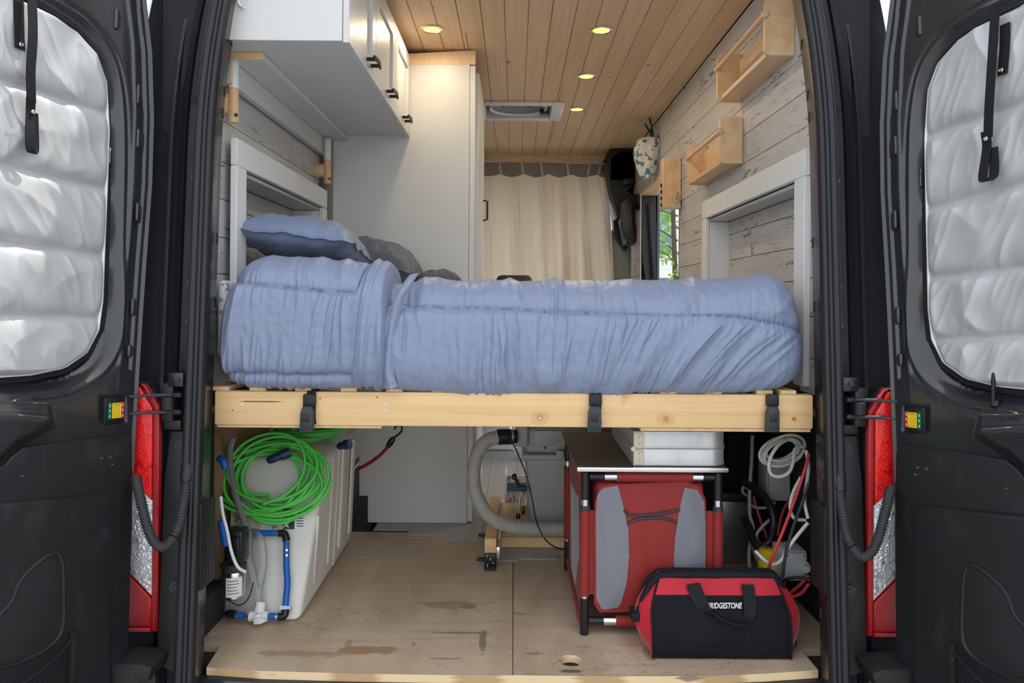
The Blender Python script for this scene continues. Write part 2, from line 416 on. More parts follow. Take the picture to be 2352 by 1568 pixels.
def text(body, size, mat, parent, M4, name='lettering', shear=0., bold=0., spacing=1.0):
    cu = bpy.data.curves.new('t', 'FONT'); cu.body = body; cu.size = size; cu.shear = shear; cu.offset = bold
    cu.align_x = 'CENTER'; cu.align_y = 'CENTER'; cu.extrude = .0004; cu.space_character = spacing
    o = bpy.data.objects.new('t', cu); C.objects.link(o)
    dg = bpy.context.evaluated_depsgraph_get(); me = bpy.data.meshes.new_from_object(o.evaluated_get(dg))
    bpy.data.objects.remove(o); bpy.data.curves.remove(cu)
    me.transform(M4); me.materials.clear(); me.materials.append(mat)
    t = bpy.data.objects.new(name, me); C.objects.link(t)
    if parent: adopt(t, parent)
    return t
def frame4(o, x, y):
    x = Vector(x).normalized(); y = Vector(y).normalized(); z = x.cross(y)
    m = Matrix((x, y, z)).transposed().to_4x4(); m.translation = Vector(o); return m
def rect_minus(r, h):
    """rectangle (a0,a1,b0,b1) minus hole"""
    a0, a1, b0, b1 = r; c0, c1, d0, d1 = h
    if c1 <= a0 or c0 >= a1 or d1 <= b0 or d0 >= b1: return [r]
    o = []
    if c0 > a0: o.append((a0, c0, b0, b1))
    if c1 < a1: o.append((c1, a1, b0, b1))
    m0, m1 = max(a0, c0), min(a1, c1)
    if d0 > b0: o.append((m0, m1, b0, d0))
    if d1 < b1: o.append((m0, m1, d1, b1))
    return o

# ================================================================== THE VAN SHELL
def YO(h): return 1.83 + .07 * h            # raked plane of the rear opening
WX = .84                                     # face of the wall planks
CEIL = 2.035

# floor: two plywood sheets, bowed front edge, vinyl planks further in
floor = sroot('floor')
edge_px = [(475, 1531), (600, 1540), (816, 1546), (1000, 1549), (1177, 1550), (1400, 1552), (1616, 1552), (1760, 1546), (1879, 1538)]
epts = [PZ(x, y, 0) for x, y in edge_px]
def sheet(front, xs, hole=None):
    bm = bmesh.new()
    out = [bm.verts.new(p) for p in front + xs]
    es = [bm.edges.new((out[i], out[(i + 1) % len(out)])) for i in range(len(out))]
    if hole:
        hv = [bm.verts.new((hole[0] + hole[2] * math.cos(q), hole[1] + hole[2] * math.sin(q), 0)) for q in [2 * PI * k / 24 for k in range(24)]]
        es += [bm.edges.new((hv[i], hv[(i + 1) % 24])) for i in range(24)]
    bmesh.ops.triangle_fill(bm, use_beauty=True, edges=es)
    r = bmesh.ops.extrude_face_region(bm, geom=list(bm.faces))
    for v in [g for g in r['geom'] if isinstance(g, bmesh.types.BMVert)]: v.co.z -= .02
    return MB().addbm(bm)
i0 = 4
sheet(epts[:i0 + 1], [Vector((0, 3.06, 0)), Vector((-.92, 3.06, 0)), Vector((-.92, 2.06, 0)), Vector((-.808, 2.05, 0))]).build('plywood_sheet', plyw, floor)
rs = [Vector((.003, epts[4].y, 0))] + epts[5:]
hp = PZ(1311, 1517, 0)
sheet(rs, [Vector((.80, 2.05, 0)), Vector((.92, 2.06, 0)), Vector((.92, 2.95, 0)), Vector((.003, 2.95, 0))], (hp.x, hp.y, .031)).build('plywood_sheet', plyw, floor)
hr = MB()
ring = [[(hp.x + rr * math.cos(2 * PI * k / 28), hp.y + rr * math.sin(2 * PI * k / 28), z) for k in range(28)] for rr, z in ((.0312, .0006), (.0305, -.001), (.029, -.019))]
hr.grid(np.array(ring), wrap=True); hr.build('hole_edge', plyedge, floor)
MB().lathe((hp.x, hp.y, -.055), (0, 0, 1), [(0, .034), (.03, .034)], 20).build('hole_cup', dark_void, floor)
# layered edge band, slightly proud
eb = MB()
rows = []
for p in epts:
    rows.append([(p.x, p.y - .0015, .0004), (p.x, p.y - .0015, -.0204)])
eb.grid(np.array(rows)); eb.build('sheet_edge', plyedge, floor)
MB().box((-.92, 1.99, -.09), (.92, 5.6, -.0215)).build('floor_pan', dark_void, floor)
# vinyl planks with a staggered front edge
starts = [(-.58, 3.07), (-.43, 3.01), (-.28, 2.945), (-.13, 2.72), (.02, 2.74), (.17, 2.80), (.32, 2.85), (.47, 2.90), (.62, 3.0)]
for x, y0 in starts:
    y = y0; k = 0
    while y < 5.5:
        y1 = min(5.5, y + random.uniform(.8, 1.2)) if k else min(5.5, y0 + .7 + random.random() * .5)
        MB().box((x, y, .0006), (x + .149, y1 - .0015, .0046), .0008, 1).build('vinyl_plank', vinyl, floor); y = y1; k += 1

# ceiling planks
ceiling = sroot('ceiling', (0, 0, CEIL))
vent = (-.205, .232, 4.01, 4.36)
nw = 19; pw = 2 * WX / nw
for i in range(nw):
    x = -WX + i * pw
    y = 1.98; first = True
    while y < 5.45:
        y1 = y + (random.uniform(.5, 1.7) if first else random.uniform(1.1, 1.9)); first = False
        if 5.47 - y1 < .35: y1 = 5.47
        for (a, b, c, d) in rect_minus((x, x + pw, y, min(y1, 5.47)), vent):
            if b - a < .004 or d - c < .01: continue
            MB().box((a + .0009, c + .0005, CEIL), (b - .0009, d - .0005, CEIL + .01), .0016, 1).build('ceiling_plank', ceilw, ceiling)
        y = y1
for (a, b, c, d) in rect_minus((-.97, .97, 2.0, 5.6), (vent[0] + .04, vent[1] - .04, vent[2] + .03, vent[3] - .03)):
    MB().box((a, c, CEIL + .0105), (b, d, CEIL + .1)).build('roof_panel', paint, ceiling)
MB().prism([(-.97, 2.0, CEIL + .1), (-.97, 2.0, CEIL - .02), (-.86, 1.97, CEIL + .02), (.86, 1.97, CEIL + .02), (.97, 2.0, CEIL - .02), (.97, 2.0, CEIL + .1)], (0, -.05, 0)).build('roof_lip', jambp, ceiling)
# sloping pine strip and header above the cab
MB().box((-.84, 5.47, CEIL - .055), (.66, 5.485, CEIL + .01), .003, 1).build('cab_header', ceilw, ceiling)

# side walls of whitewashed planks
COURSES = [.70, .80, .92, 1.03, 1.135, 1.245, 1.352, 1.47, 1.575, 1.68, 1.79, 1.90, CEIL - .002]
# right window surround
rwn = PX(1848, 340, .822); rwf = PX(1612, 463, .822)
lwn = PX(545, 316, -.80); lwf_y = 3.15
def side_wall(sg, name, yend, holes, seed):
    rnd = random.Random(seed)
    root = sroot(name, (sg * WX, 2.0, .7))
    for h0, h1 in zip(COURSES, COURSES[1:]):
        y = 2.0; y1 = 2.0 + rnd.uniform(.25, .95)
        while y < yend:
            rs_ = [(y, min(y1, yend), h0, h1)]
            for hl in holes: rs_ = [q for r in rs_ for q in rect_minus(r, hl)]
            for (a, b, c, d) in rs_:
                if b - a < .008 or d - c < .008: continue
                x0, x1 = sorted((sg * (WX + rnd.uniform(0, .0012)), sg * (WX + .008)))
                MB().box((x0, a + .0007, c + .0009), (x1, b - .0007, d - .0009), .0011, 1).build('wall_plank', wplank, root)
            y = y1; y1 += rnd.uniform(.55, 1.0)
    x0, x1 = sorted((sg * .849, sg * .853))
    for (a, b, c, d) in [q for r in [(2.0, yend, .66, CEIL)] for q in ([r] if not holes else sum([rect_minus(z, holes[-1]) for z in rect_minus(r, holes[0])], []))]:
        MB().box((x0, a, c), (x1, b, d)).build('plank_backing', dark_void, root)
    return root
rhole = (rwn.y + .07, rwf.y - .055, .70, rwn.z - .07)
lhole = (lwn.y + .07, 3.10, .70, lwn.z - .07)
SLY0, SLY1, SLH = 3.80, 4.97, 1.69           # open sliding door
wall_right = side_wall(1, 'wall_right', 5.3, [rhole, (SLY0, SLY1, 0, SLH)], 3)
wall_left = side_wall(-1, 'wall_left', 3.17, [lhole], 11)
def outer(sg, root, parts):
    for (a, b, c, d) in parts:
        x0, x1 = sorted((sg * .955, sg * .97)); MB().box((x0, a, c), (x1, b, d)).build('body_skin', paint, root)
outer(1, wall_right, rect_minus((2.02, 5.6, -.3, CEIL + .1), (SLY0, SLY1, -.02, SLH)))
outer(-1, wall_left, [(2.02, 5.6, -.3, CEIL + .1)])
# dark end faces of the plank walls towards the opening, and lower side linings
for sg, root in ((1, wall_right), (-1, wall_left)):
    x0, x1 = sorted((sg * .853, sg * .955)); MB().box((x0, 2.0, .66), (x1, 2.03, CEIL)).build('wall_end', dark_void, root)
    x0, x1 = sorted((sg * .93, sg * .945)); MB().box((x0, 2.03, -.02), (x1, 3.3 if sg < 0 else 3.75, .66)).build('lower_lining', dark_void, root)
    x0, x1 = sorted((sg * .84, sg * .93)); MB().box((x0, 2.0, .64), (x1, 3.2, .66)).build('bed_ledger', carpetw, root)
MB().box((-.93, 2.30, .0), (-.915, 3.2, .64)).build('lining_board', carpetw, wall_left)
MB().box((.84, SLY0 - .012, 0), (.955, SLY0, SLH)).build('door_edge_trim', dkgrey, wall_right)
MB().box((.832, SLY0, SLH - .02), (.955, SLY1, SLH + .002), .003).build('door_head_trim', shelfw, wall_right)
# left wall forward of the tall cabinet (hidden by it) and cab sides
MB().box((-.955, 3.3, .0), (-.945, 5.6, CEIL)).build('forward_lining', headliner, wall_left)

def window_surround(name, sg, near, yfar, bottom):
    r = sroot(name, (sg * .84, near.y, bottom)); X = abs(near.x); top = near.z; y0 = near.y; bw = .078
    def bx(n, a, b, c, d, e, f, m=trimw, bev=.0025):
        x0, x1 = sorted((sg * a, sg * b)); MB().box((x0, c, e), (x1, d, f), bev, 1).build(n, m, r)
    bx('header_board', X, X + .02, y0, yfar, top - bw, top)
    bx('post_board', X, X + .02, y0, y0 + bw, bottom, top - bw - .001)
    bx('post_board', X, X + .02, yfar - bw * .8, yfar, bottom, top - bw - .001)
    bx('jamb_board', X + .021, .93, y0 + bw - .012, y0 + bw - .001, bottom, top - bw - .014)
    bx('jamb_board', X + .021, .93, yfar - bw * .8 + .001, yfar - bw * .8 + .012, bottom, top - bw - .014)
    bx('head_board', X + .021, .93, y0 + bw - .012, yfar - bw * .8 + .012, top - bw - .013, top - bw - .001, panelw)
    hs = [bottom, bottom + .1, bottom + .205, bottom + .31, bottom + .42, bottom + .53, top - bw - .014]
    for a, b in zip(hs, hs[1:]):
        ym = random.uniform(y0 + .35, yfar - .3)
        for c, d in ((y0 + bw, ym), (ym, yfar - bw * .8)):
            bx('back_plank', .925, .933, c + .0008, d - .0008, a + .001, b - .001, wplank, .0012)
    x0, x1 = sorted((sg * .9335, sg * .94)); MB().box((x0, y0, bottom), (x1, yfar, top - bw)).build('niche_back', dark_void, r)
    return r
window_surround('window_1', 1, rwn, rwf.y, .72)
window_surround('window_2', -1, lwn, lwf_y, .72)

# ------------------------------------------------------------------ rear opening: pillars with seals
def hshift(h):                                # body leans in towards the roof
    t = max(0.0, h - 1.35); return .2 * t * t
def pillar(name, sg):
    root = sroot(name, (sg * .87, 1.85, -.2))
    hs = [-.35 + i * .05 for i in range(50)]
    def sweep(pname, prof, mat, closed=False, sm=30):
        rows = []
        for h in hs:
            rows.append([(sg * (x - hshift(h)), YO(h) + y, h) for x, y in prof])
        mb = MB().grid(np.array(rows), wrap=closed); return mb.build(pname, mat, root, smooth=sm, fix=False)
    # glossy inner return, jamb channel, outer body corner
    sweep('inner_return', [(.85, .115), (.812, .112), (.803, .095), (.789, .012), (.793, .004)], returnp)
    sweep('jamb_panel', [(.793, .004), (.832, .004), (.836, .03), (.868, .034), (.872, .026), (.876, .034), (.893, .04), (.897, .06), (.913, .064), (.916, .05), (.925, .05), (.930, .085), (.955, .09)], jambp)
    sweep('body_corner', [(.928, .09), (.934, .072), (1.03, .066), (1.05, .09), (1.06, .16), (1.06, .35)], paint)
    for cxp, rad in ((.797, .0085), (.8095, .0075), (.824, .0115)):
        prof = [(cxp + rad * math.cos(q), -.002 - rad * 1.1 * math.sin(q)) for q in [PI * k / 8 for k in range(9)]]
        sweep('door_seal', prof, rubber, sm=60)
    # slots punched in the return
    for h in (1.66, 1.52, 1.46, 1.12, .95, .40, .33, .16, .08):
        x = .789 + (.803 - .789) * .5
        c = Vector((sg * (x - .0015 - hshift(h)), YO(h) + .066, h))
        MB().box(c - Vector((.001, .006, .014)), c + Vector((.001, .006, .014)), .0008, 1).build('slot', dark_void, root)
    # dark cover plate low on the return
    c = Vector((sg * .792, YO(.33) + .06, .33))
    MB().box(c - Vector((.006, .045, .11)), c + Vector((.006, .045, .11)), .005, 2).build('cover_plate', plast, root)
    # inner plastic trim of the jamb with bolts
    for h, hh in ((.32, .42),):
        mb = MB().prism([(sg * .838, YO(.1) + .028, .02), (sg * .838, YO(.7) + .028, .62), (sg * .878, YO(.7) + .028, .62), (sg * .89, YO(.55) + .028, .50), (sg * .89, YO(.1) + .028, .04)], (0, -.012, 0), .004)
        mb.build('jamb_cover', plast, root)
    for h in (.585, .235):
        c = Vector((sg * .847, YO(h) + .016, h))
        MB().lathe(c, (0, -1, 0), [(0, .016), (.003, .016), (.003, .011), (.001, .011), (.001, .006), (.006, .006)], 16).build('bolt', dkgrey, root)
    for h in (.90, 1.0, 1.28):
        c = Vector((sg * (.85 - hshift(h)), YO(h) + .031, h)); MB().lathe(c, (0, -1, 0), [(0, .006), (.003, .005)], 12).build('plug', jambp, root)
    # bumper corner under the lamp
    MB().prism([(sg * .885, YO(.1) + .02, .085), (sg * 1.03, YO(.1) + .02, .085), (sg * 1.03, YO(.1) + .02, .03), (sg * .94, YO(.1) + .02, .025), (sg * .868, YO(.1) + .02, .045), (sg * .86, YO(.1) + .02, .075)], (0, -.09, 0), .008).build('bumper_corner', plast, root)
    MB().box((sg * .96 - .07, YO(0) + .02, -.4), (sg * .96 + .07, YO(0) + .06, .02), .01).build('bumper_side', plast, root)
    MB().prism([(sg * .84, YO(0) + .03, -.06), (sg * .90, YO(0) + .03, -.06), (sg * .95, YO(0) + .03, -.12), (sg * .95, YO(0) + .03, -.3), (sg * .84, YO(0) + .03, -.3)], (0, -.06, 0), .01).build('bumper_step', plast, root)
    return root
pillar('trim_1', -1); pillar('trim_2', 1)
sill = sroot('trim_3', (0, 1.85, -.1))
rows = []
for p in epts:
    rows.append([(p.x * 1.03, p.y - .001, -.0205), (p.x * 1.03, p.y - .012, -.024), (p.x * 1.03, p.y - .02, -.04), (p.x * 1.03, p.y - .03, -.11), (p.x * 1.03, p.y - .12, -.13), (p.x * 1.03, p.y - .14, -.4)])
MB().grid(np.array(rows)).build('sill', paint, sill, fix=False)
# upper frame over the opening
MB().prism([(-.72, YO(2) + .02, 1.99), (-.6, YO(2) + .02, 2.06), (.6, YO(2) + .02, 2.06), (.72, YO(2) + .02, 1.99), (.95, YO(2) + .02, 1.99), (.95, YO(2) + .02, 2.2), (-.95, YO(2) + .02, 2.2), (-.95, YO(2) + .02, 1.99)], (0, .06, 0)).build('roof_frame', jambp, sill)

# ------------------------------------------------------------------ rear doors
class Door:
    def __init__(s, sg, A=110., rake=4.0, O=(.95, 1.83, 0)):
        a, r = R(A), R(rake); s.sg = sg
        s.O = Vector((-O[0], O[1], O[2]))
        s.u = Vector((0, math.sin(r), math.cos(r)))
        s.d = Vector((math.cos(a), -math.sin(a) * math.cos(r), math.sin(a) * math.sin(r)))
        s.n = Vector((math.sin(a), math.cos(a) * math.cos(r), -math.cos(a) * math.sin(r)))
    def W(s, a, v, n=0.0):
        p = s.O + s.d * a + s.u * v + s.n * n
        return Vector((-p.x if s.sg > 0 else p.x, p.y, p.z))
    def sv(s, px, py, n=0.0):
        """photo pixel (left-door side) -> door coordinates"""
        x, z = ray(px, py); rd = Vector((x, 1, z)); o = Vector((0, 0, EYE))
        base = s.O + s.n * n
        t = (base - o).dot(s.n) / rd.dot(s.n); p = o + rd * t - base
        return p.dot(s.d), p.dot(s.u)
    def arr(s, A, Vv, Nn):
        p = np.array(s.O)[None, None] + A[..., None] * np.array(s.d) + Vv[..., None] * np.array(s.u) + Nn[..., None] * np.array(s.n)
        if s.sg > 0: p = p * np.array([-1, 1, 1])
        return p
def sdf(P, poly):
    poly = np.array(poly); P = np.asarray(P); d = np.full(len(P), 1e9); ins = np.zeros(len(P), bool)
    for a, b in zip(poly, np.roll(poly, -1, 0)):
        e = b - a; wv = P - a; t = np.clip((wv @ e) / max(e @ e, 1e-12), 0, 1)
        d = np.minimum(d, np.hypot(*(wv - t[:, None] * e).T))
        c = ((a[1] <= P[:, 1]) != (b[1] <= P[:, 1]))
        xx = a[0] + (P[:, 1] - a[1]) / (b[1] - a[1] if abs(b[1] - a[1]) > 1e-12 else 1e-12) * e[0]
        ins ^= c & (P[:, 0] < xx)
    return np.where(ins, -d, d)
DL = Door(-1)
def sv(l, n=0.0): return [DL.sv(x, y, n) for x, y in l]
hinge_e = sv([(338, -60), (346, 0), (360, 130), (364, 280), (360, 430), (347, 600), (331, 850), (323, 1000), (308, 1300), (294, 1568), (285, 1750)])
hv = np.array([v for _, v in hinge_e][::-1]); hs_ = np.array([s for s, _ in hinge_e][::-1])
recess_px = [(60, -35), (130, 0), (205, 50), (258, 120), (282, 205), (290, 330), (287, 550), (282, 760), (252, 845), (178, 898), (90, 916), (0, 922)]
recess = [tuple(p) for p in cr([Vector((a, b, 0)).to_3d() for a, b in sv(recess_px)], 6)]
recess = [(p[0], p[1]) for p in recess]
sc = .37
recess = recess + [(2 * sc - a, b) for a, b in recess[::-1]]
quilt_px = [(50, 10), (120, 45), (180, 85), (220, 132), (240, 190), (246, 300), (241, 440), (236, 560), (231, 690), (222, 757), (195, 808), (145, 842), (70, 858), (0, 863)]
QN = -.028
qsv = sv(quilt_px, QN)
bulge = sv([(-200, 925), (20, 925), (108, 935), (118, 975), (70, 1005), (30, 1025), (-10, 1060), (-200, 1085)])
trim_px = [(0, 1070), (18, 1048), (45, 1027), (120, 1016), (283, 997), (293, 1003), (297, 1016), (297, 1200), (291, 1400), (283, 1650), (-300, 1750), (-300, 1070)]
col_px = [(-300, 1175), (232, 1132), (246, 1150), (245, 1320), (238, 1700), (-300, 1750)]
spk_px = [(6, 1380), (20, 1345), (38, 1317), (75, 1284), (104, 1268), (117, 1272), (125, 1300), (127, 1370), (126, 1425), (116, 1458), (85, 1488), (45, 1508), (4, 1523), (-35, 1520), (-45, 1470), (-30, 1420)]
SW = sv([(260, 942)])[0]

def rear_door(name, D, labels):
    root = sroot(name, D.W(0, 0))
    nv, ns = 420, 190
    vv = np.linspace(-.28, 1.98, nv); tt = np.linspace(0, 1, ns) ** 1.35
    se = np.interp(vv, hv, hs_)
    A = se[:, None] + tt[None] * (.75 - se[:, None]); V = np.repeat(vv[:, None], ns, 1)
    P = np.stack([A.ravel(), V.ravel()], 1)
    N = np.zeros(len(P)); e = (A - se[:, None]).ravel()
    dw = sdf(P, recess)
    N -= .036 * sst(0, .034, -dw); N -= .03 * sst(.036, .046, -dw)
    N -= .004 * np.exp(-((dw - .006) / .006) ** 2)
    N -= .022 * (1 - sst(.008, .016, e)); N += .006 * np.exp(-((e - .021) / .004) ** 2)
    N -= .006 * sst(.038, .043, e) * (1 - sst(.060, .068, e)) * (V.ravel() > .78)
    N += .004 * np.exp(-((e - .073) / .006) ** 2) * sst(.70, .9, V.ravel())
    N += .034 * sst(.012, -.03, sdf(P, bulge))
    N -= .005 * sst(.0, -.008, sdf(P, sv([(228, 908), (292, 908), (294, 973), (226, 973)])))
    N += .0012 * vn(A.ravel() * 9, V.ravel() * 3, 5)
    N = N.reshape(nv, ns)
    # edge of the door folds back towards the outer skin
    A2 = np.concatenate([A[:, :1], A[:, :1], A], 1); V2 = np.concatenate([V[:, :1], V[:, :1], V], 1)
    N2 = np.concatenate([np.full((nv, 1), -.085), np.full((nv, 1), -.03), N], 1)
    MB().grid(D.arr(A2, V2, N2)).build('inner_sheet', paint, root, smooth=50, fix=False)
    A3 = np.stack([se, np.full(nv, .75)], 1); V3 = np.repeat(vv[:, None], 2, 1)
    MB().grid(D.arr(A3, V3, np.full((nv, 2), -.086))).build('outer_skin', paint, root, fix=False)
    # rubber seal bead along the edge
    MB().tube([D.W(np.interp(v, hv, hs_) + .004, v, -.03) for v in np.linspace(-.28, 1.95, 60)], .007, 8).build('edge_seal', rubber, root)
    # lower trim panel
    def pr(poly, n0, th, bev, nm, m, par=root):
        return MB().prism([D.W(a, v, n0) for a, v in poly], (D.W(0, 0, th) - D.W(0, 0, 0)), bev, 3).build(nm, m, par)
    tp = pr(sv(trim_px), -.004, .016, .005, 'lower_trim', plast)
    pr(sv(col_px), .006, .018, .011, 'trim_bulge', plast, tp)
    spk = [(p.x, p.y) for p in cr([Vector((a, b, 0)) for a, b in sv(spk_px)], 4, True)]
    g = pr(spk, .018, .007, .002, 'speaker_grille', grille)
    MB().tube([D.W(a, b, .025) for a, b in spk], .0045, 8, closed=True).build('grille_rim', plast, g)
    # blanking plugs beside the window
    for px, py, k in ((267, 45, .026), (317, 217, .026), (317, 318, .025), (315, 487, .024), (305, 705, .022), (297, 806, .016)):
        a, v = DL.sv(px, py)
        mb = MB(); mb.box((a - .007, v - k, -.004), (a + .007, v + k, .006), .006, 3)
        mb.map(lambda x, y, z: D.W(x, y, z)); pl = mb.build('plug', paint, root)
        mb = MB(); mb.box((a - .0105, v - k * .62, -.002), (a - .0065, v + k * .62, .004), .001, 1)
        mb.map(lambda x, y, z: D.W(x, y, z)); mb.build('plug_slot', dark_void, pl)
    # release switch
    a, v = SW
    def lb(nm, x0, x1, y0, y1, n0, n1, m, bev=.002, par=None):
        mb = MB(); mb.box((a + x0, v + y0, n0), (a + x1, v + y1, n1), bev, 2); mb.map(lambda x, y, z: D.W(x, y, z)); return mb.build(nm, m, par or root)
    sb = lb('release_switch', -.030, .030, -.033, .033, -.006, .007, plast_s, .006)
    lb('bezel', -.025, .025, -.027, .027, .007, .0095, plast_s, .002, sb)
    for x0, x1, y0, y1 in ((-.0125, -.0095, -.018, .018), (.0095, .0125, -.018, .018), (-.0125, .0125, .0155, .0185), (-.0125, .0125, -.0185, -.0155)):
        lb('button_rim', x0, x1, y0, y1, .009, .0135, yellow, .001, sb)
    lb('button', -.0095, .0095, -.0155, .0155, .009, .0105, yellow, .001, sb)
    ga = (.0145, .0225); ra = (-.0225, -.0145)
    lb('green_label', ga[0], ga[1], -.02, .02, .009, .0103, mapgreen, .0003, sb)
    lb('red_label', ra[0], ra[1], -.02, .02, .009, .0103, mapred, .0003, sb)
    for y in (-.013, .0, .012):
        for x in (.0185, -.0185): lb('label_mark', x - .001, x + .001, y - .003, y + .003, .0103, .0106, whitetext, .0002, sb)
    # screws and net pocket
    for px, py in ((42, 1092), (225, 1052), (245, 1050), (250, 1066)):
        q, z = DL.sv(px, py); mb = MB().lathe((0, 0, 0), (0, 0, 1), [(0, .003), (.002, .0025)], 10); mb.map(lambda x, y, zz: D.W(q + x, z + y, .012 + zz)); mb.build('screw', silver, root)
    b0, b1 = DL.sv(148, 1446), DL.sv(150, 1600)
    mb = MB(); mb.box((b0[0] - .008, b1[1], .022), (b0[0] + .008, b0[1], .034), .003); mb.map(lambda x, y, z: D.W(x, y, z)); mb.build('pocket_bar', plast, root)
    net = MB(); top = lambda s: b0[1] - .004 - .35 * (s - b0[0]) - .8 * (s - b0[0]) * (.16 - min(.16, s - b0[0]))
    for k in range(26):
        for sl in (1, -1):
            pts = []
            for j in range(26):
                s_ = b0[0] + .008 + j * .011; v_ = b0[1] - .25 + k * .016 + sl * (j * .011) * .9 - (0 if sl > 0 else -.12)
                if v_ < top(s_) and v_ > -.26: pts.append(D.W(s_, v_, .035 + .02 * math.sin(min(1, (s_ - b0[0]) / .2) * PI)))
            if len(pts) > 1: net.tube(pts, .0011, 4)
    no = net.build('pocket_net', webbing, root); no['kind'] = 'stuff'
    MB().tube([D.W(s_, top(s_), .037 + .02 * math.sin(min(1, (s_ - b0[0]) / .2) * PI)) for s_ in np.linspace(b0[0] + .004, b0[0] + .3, 24)], .0035, 6).build('net_hem', webbing, root)
    return root
DR = Door(1, A=110., rake=3.6, O=(.948, 1.825, -.008))
rear_door('door_1', DL, None); rear_door('door_2', DR, None)
# lock rod on the right door
q, z = DL.sv(2364 - 2276, 905)
lp = MB().tube([DR.W(q, z, -.004), DR.W(q + .004, z + .075, -.004)], .0045, 12); lp.lathe(DR.W(q, z, -.012), DR.u, [(0, .011), (.012, .009)], 14)
tag(lp.build('lock_rod', plast_s), 'thin black lock pin standing on the door ledge below the quilted cover', 'lock pin')

# quilted window covers ------------------------------------------------
def window_cover(D, label, seams_px, strap, tagpx, seed):
    root = thing('window_cover', label, 'window cover', D.W(.3, .8, QN), 'quilted covers on the rear door windows')
    vq = np.array([b for _, b in qsv])[::-1]; sq = np.array([a for a, _ in qsv])[::-1]
    vtop = DL.sv(0, -8, QN)[1] + .012; vbot = vq[0] - .001
    th = np.linspace(0, PI, 300); vv = (vtop + vbot) / 2 - np.cos(th) * (vtop - vbot) / 2
    vv = .55 * vv + .45 * np.linspace(vbot, vtop, 300)
    smin = np.interp(vv, np.concatenate([[vbot], vq, [vtop]]), np.concatenate([[sc], sq, [sc]]))
    u = np.linspace(0, 1, 170)
    A = smin[:, None] + u[None] * (2 * sc - 2 * smin[:, None]); V = np.repeat(vv[:, None], 170, 1)
    # seams as straight lines in door coordinates
    T = []
    dist = np.full(A.shape, 9.0)
    chan = np.zeros(A.shape)
    for (x0, y0, x1, y1) in seams_px:
        a0, b0 = DL.sv(x0, y0, QN); a1, b1 = DL.sv(x1, y1, QN); k = (b1 - b0) / (a1 - a0)
        dd = V - (b0 + k * (A - a0)); dist = np.where(np.abs(dd) < np.abs(dist), dd, dist); chan += dd > 0
    edge = np.minimum(np.minimum((A - smin[:, None]), (2 * sc - smin[:, None]) - A), np.minimum(V - vbot, vtop - V) * 1.5)
    puff = .022 * (1 - np.exp(-np.abs(dist) / .016)) * np.clip(edge / .02, 0, 1) ** .5
    wr = np.zeros(A.shape)
    wr += .0085 * (ridge(A * 8 + chan * 3.1 + .5 * vn(V * 7, A * 5, seed) + V * 3.0 * ((chan % 2) * 2 - 1), V * 3.5 + chan * 7, seed, 1.4) - .4)
    wr += .003 * (ridge(A * 22 - V * 9 + chan * 1.7, V * 6 + chan * 3, seed + 1, 2) - .3)
    wr += .005 * vn(A * 11, V * 9, seed + 2)
    N = QN + puff + wr * np.clip(np.abs(dist) / .018, 0, 1) * np.clip(edge / .03, 0, 1) + .0035 * np.exp(-((np.abs(dist) - .0) / .003) ** 2)
    MB().grid(D.arr(A, V, N)).build('quilt', quilt, root, smooth=60, fix=False)
    out = [(smin[i], vv[i]) for i in range(0, 300, 3)]; out += [(2 * sc - a, b) for a, b in out[::-1]]
    MB().tube([D.W(a, b, QN + .003) for a, b in out], .0042, 6, closed=True).build('binding', binding, root)
    c = Vector((sc, (vtop + vbot) / 2))
    mb = MB(); o2 = []
    P2 = [Vector((a, b)) for a, b in out]
    rows = []
    for i, p in enumerate(P2):
        t = (P2[(i + 1) % len(P2)] - P2[i - 1]).normalized(); nn = Vector((t.y, -t.x))
        if (p + nn * .01 - c).length < (p - c).length: nn = -nn
        q = p + nn * .017
        rows.append([tuple(D.W(p.x, p.y, QN - .004)), tuple(D.W(q.x, q.y, QN - .004)), tuple(D.W(q.x, q.y, QN + .002 + .001 * (i % 2))), tuple(D.W(p.x, p.y, QN + .001))])
    rows.append(rows[0]); mb.grid(np.array(rows), wrap=True); mb.build('edge_band', webbing, root, smooth=30)
    # hanging strap with a snap
    top, bot, snap, short = strap
    def ribbon(nm, pts, hw, n0):
        L = []
        for k, (x, y, dn) in enumerate(pts):
            a, b = DL.sv(x, y, QN); L.append(D.W(a, b, n0 + dn))
        L = cr(L, 5); return MB().strip(L, D.d * hw * (1 if D.sg < 0 else 1) if D.sg < 0 else Vector((-D.d.x, D.d.y, D.d.z)) * hw, .002).build(nm, webbing, root)
    st = ribbon('strap', top, .0105, QN + .034)
    lp = ribbon('strap_loop', bot, .0105, QN + .034)
    def ringat(px, py, par, n0):
        a, b = DL.sv(px, py, QN); mb = MB().lathe((0, 0, 0), (0, 0, 1), [(0, .0055), (.0025, .005), (.003, .003), (.001, .0026)], 16)
        mb.map(lambda x, y, z: D.W(a + x, b + y, n0 + z)); mb.build('snap', silver, par)
    ringat(snap[0], snap[1], lp, QN + .0435)
    sh = ribbon('strap_tab', short, .011, QN + .029); ringat(short[-1][0], short[-1][1] - 10, sh, QN + .032)
    # woven brand tag on the edge band
    a0, b0 = DL.sv(*tagpx[0], QN); a1, b1 = DL.sv(*tagpx[1], QN)
    mb = MB(); mb.box((a0 - .007, b1, QN + .002), (a0 + .006, b0, QN + .005), .001, 1); mb.map(lambda x, y, z: D.W(x, y, z)); tg = mb.build('woven_tag', webbing, root)
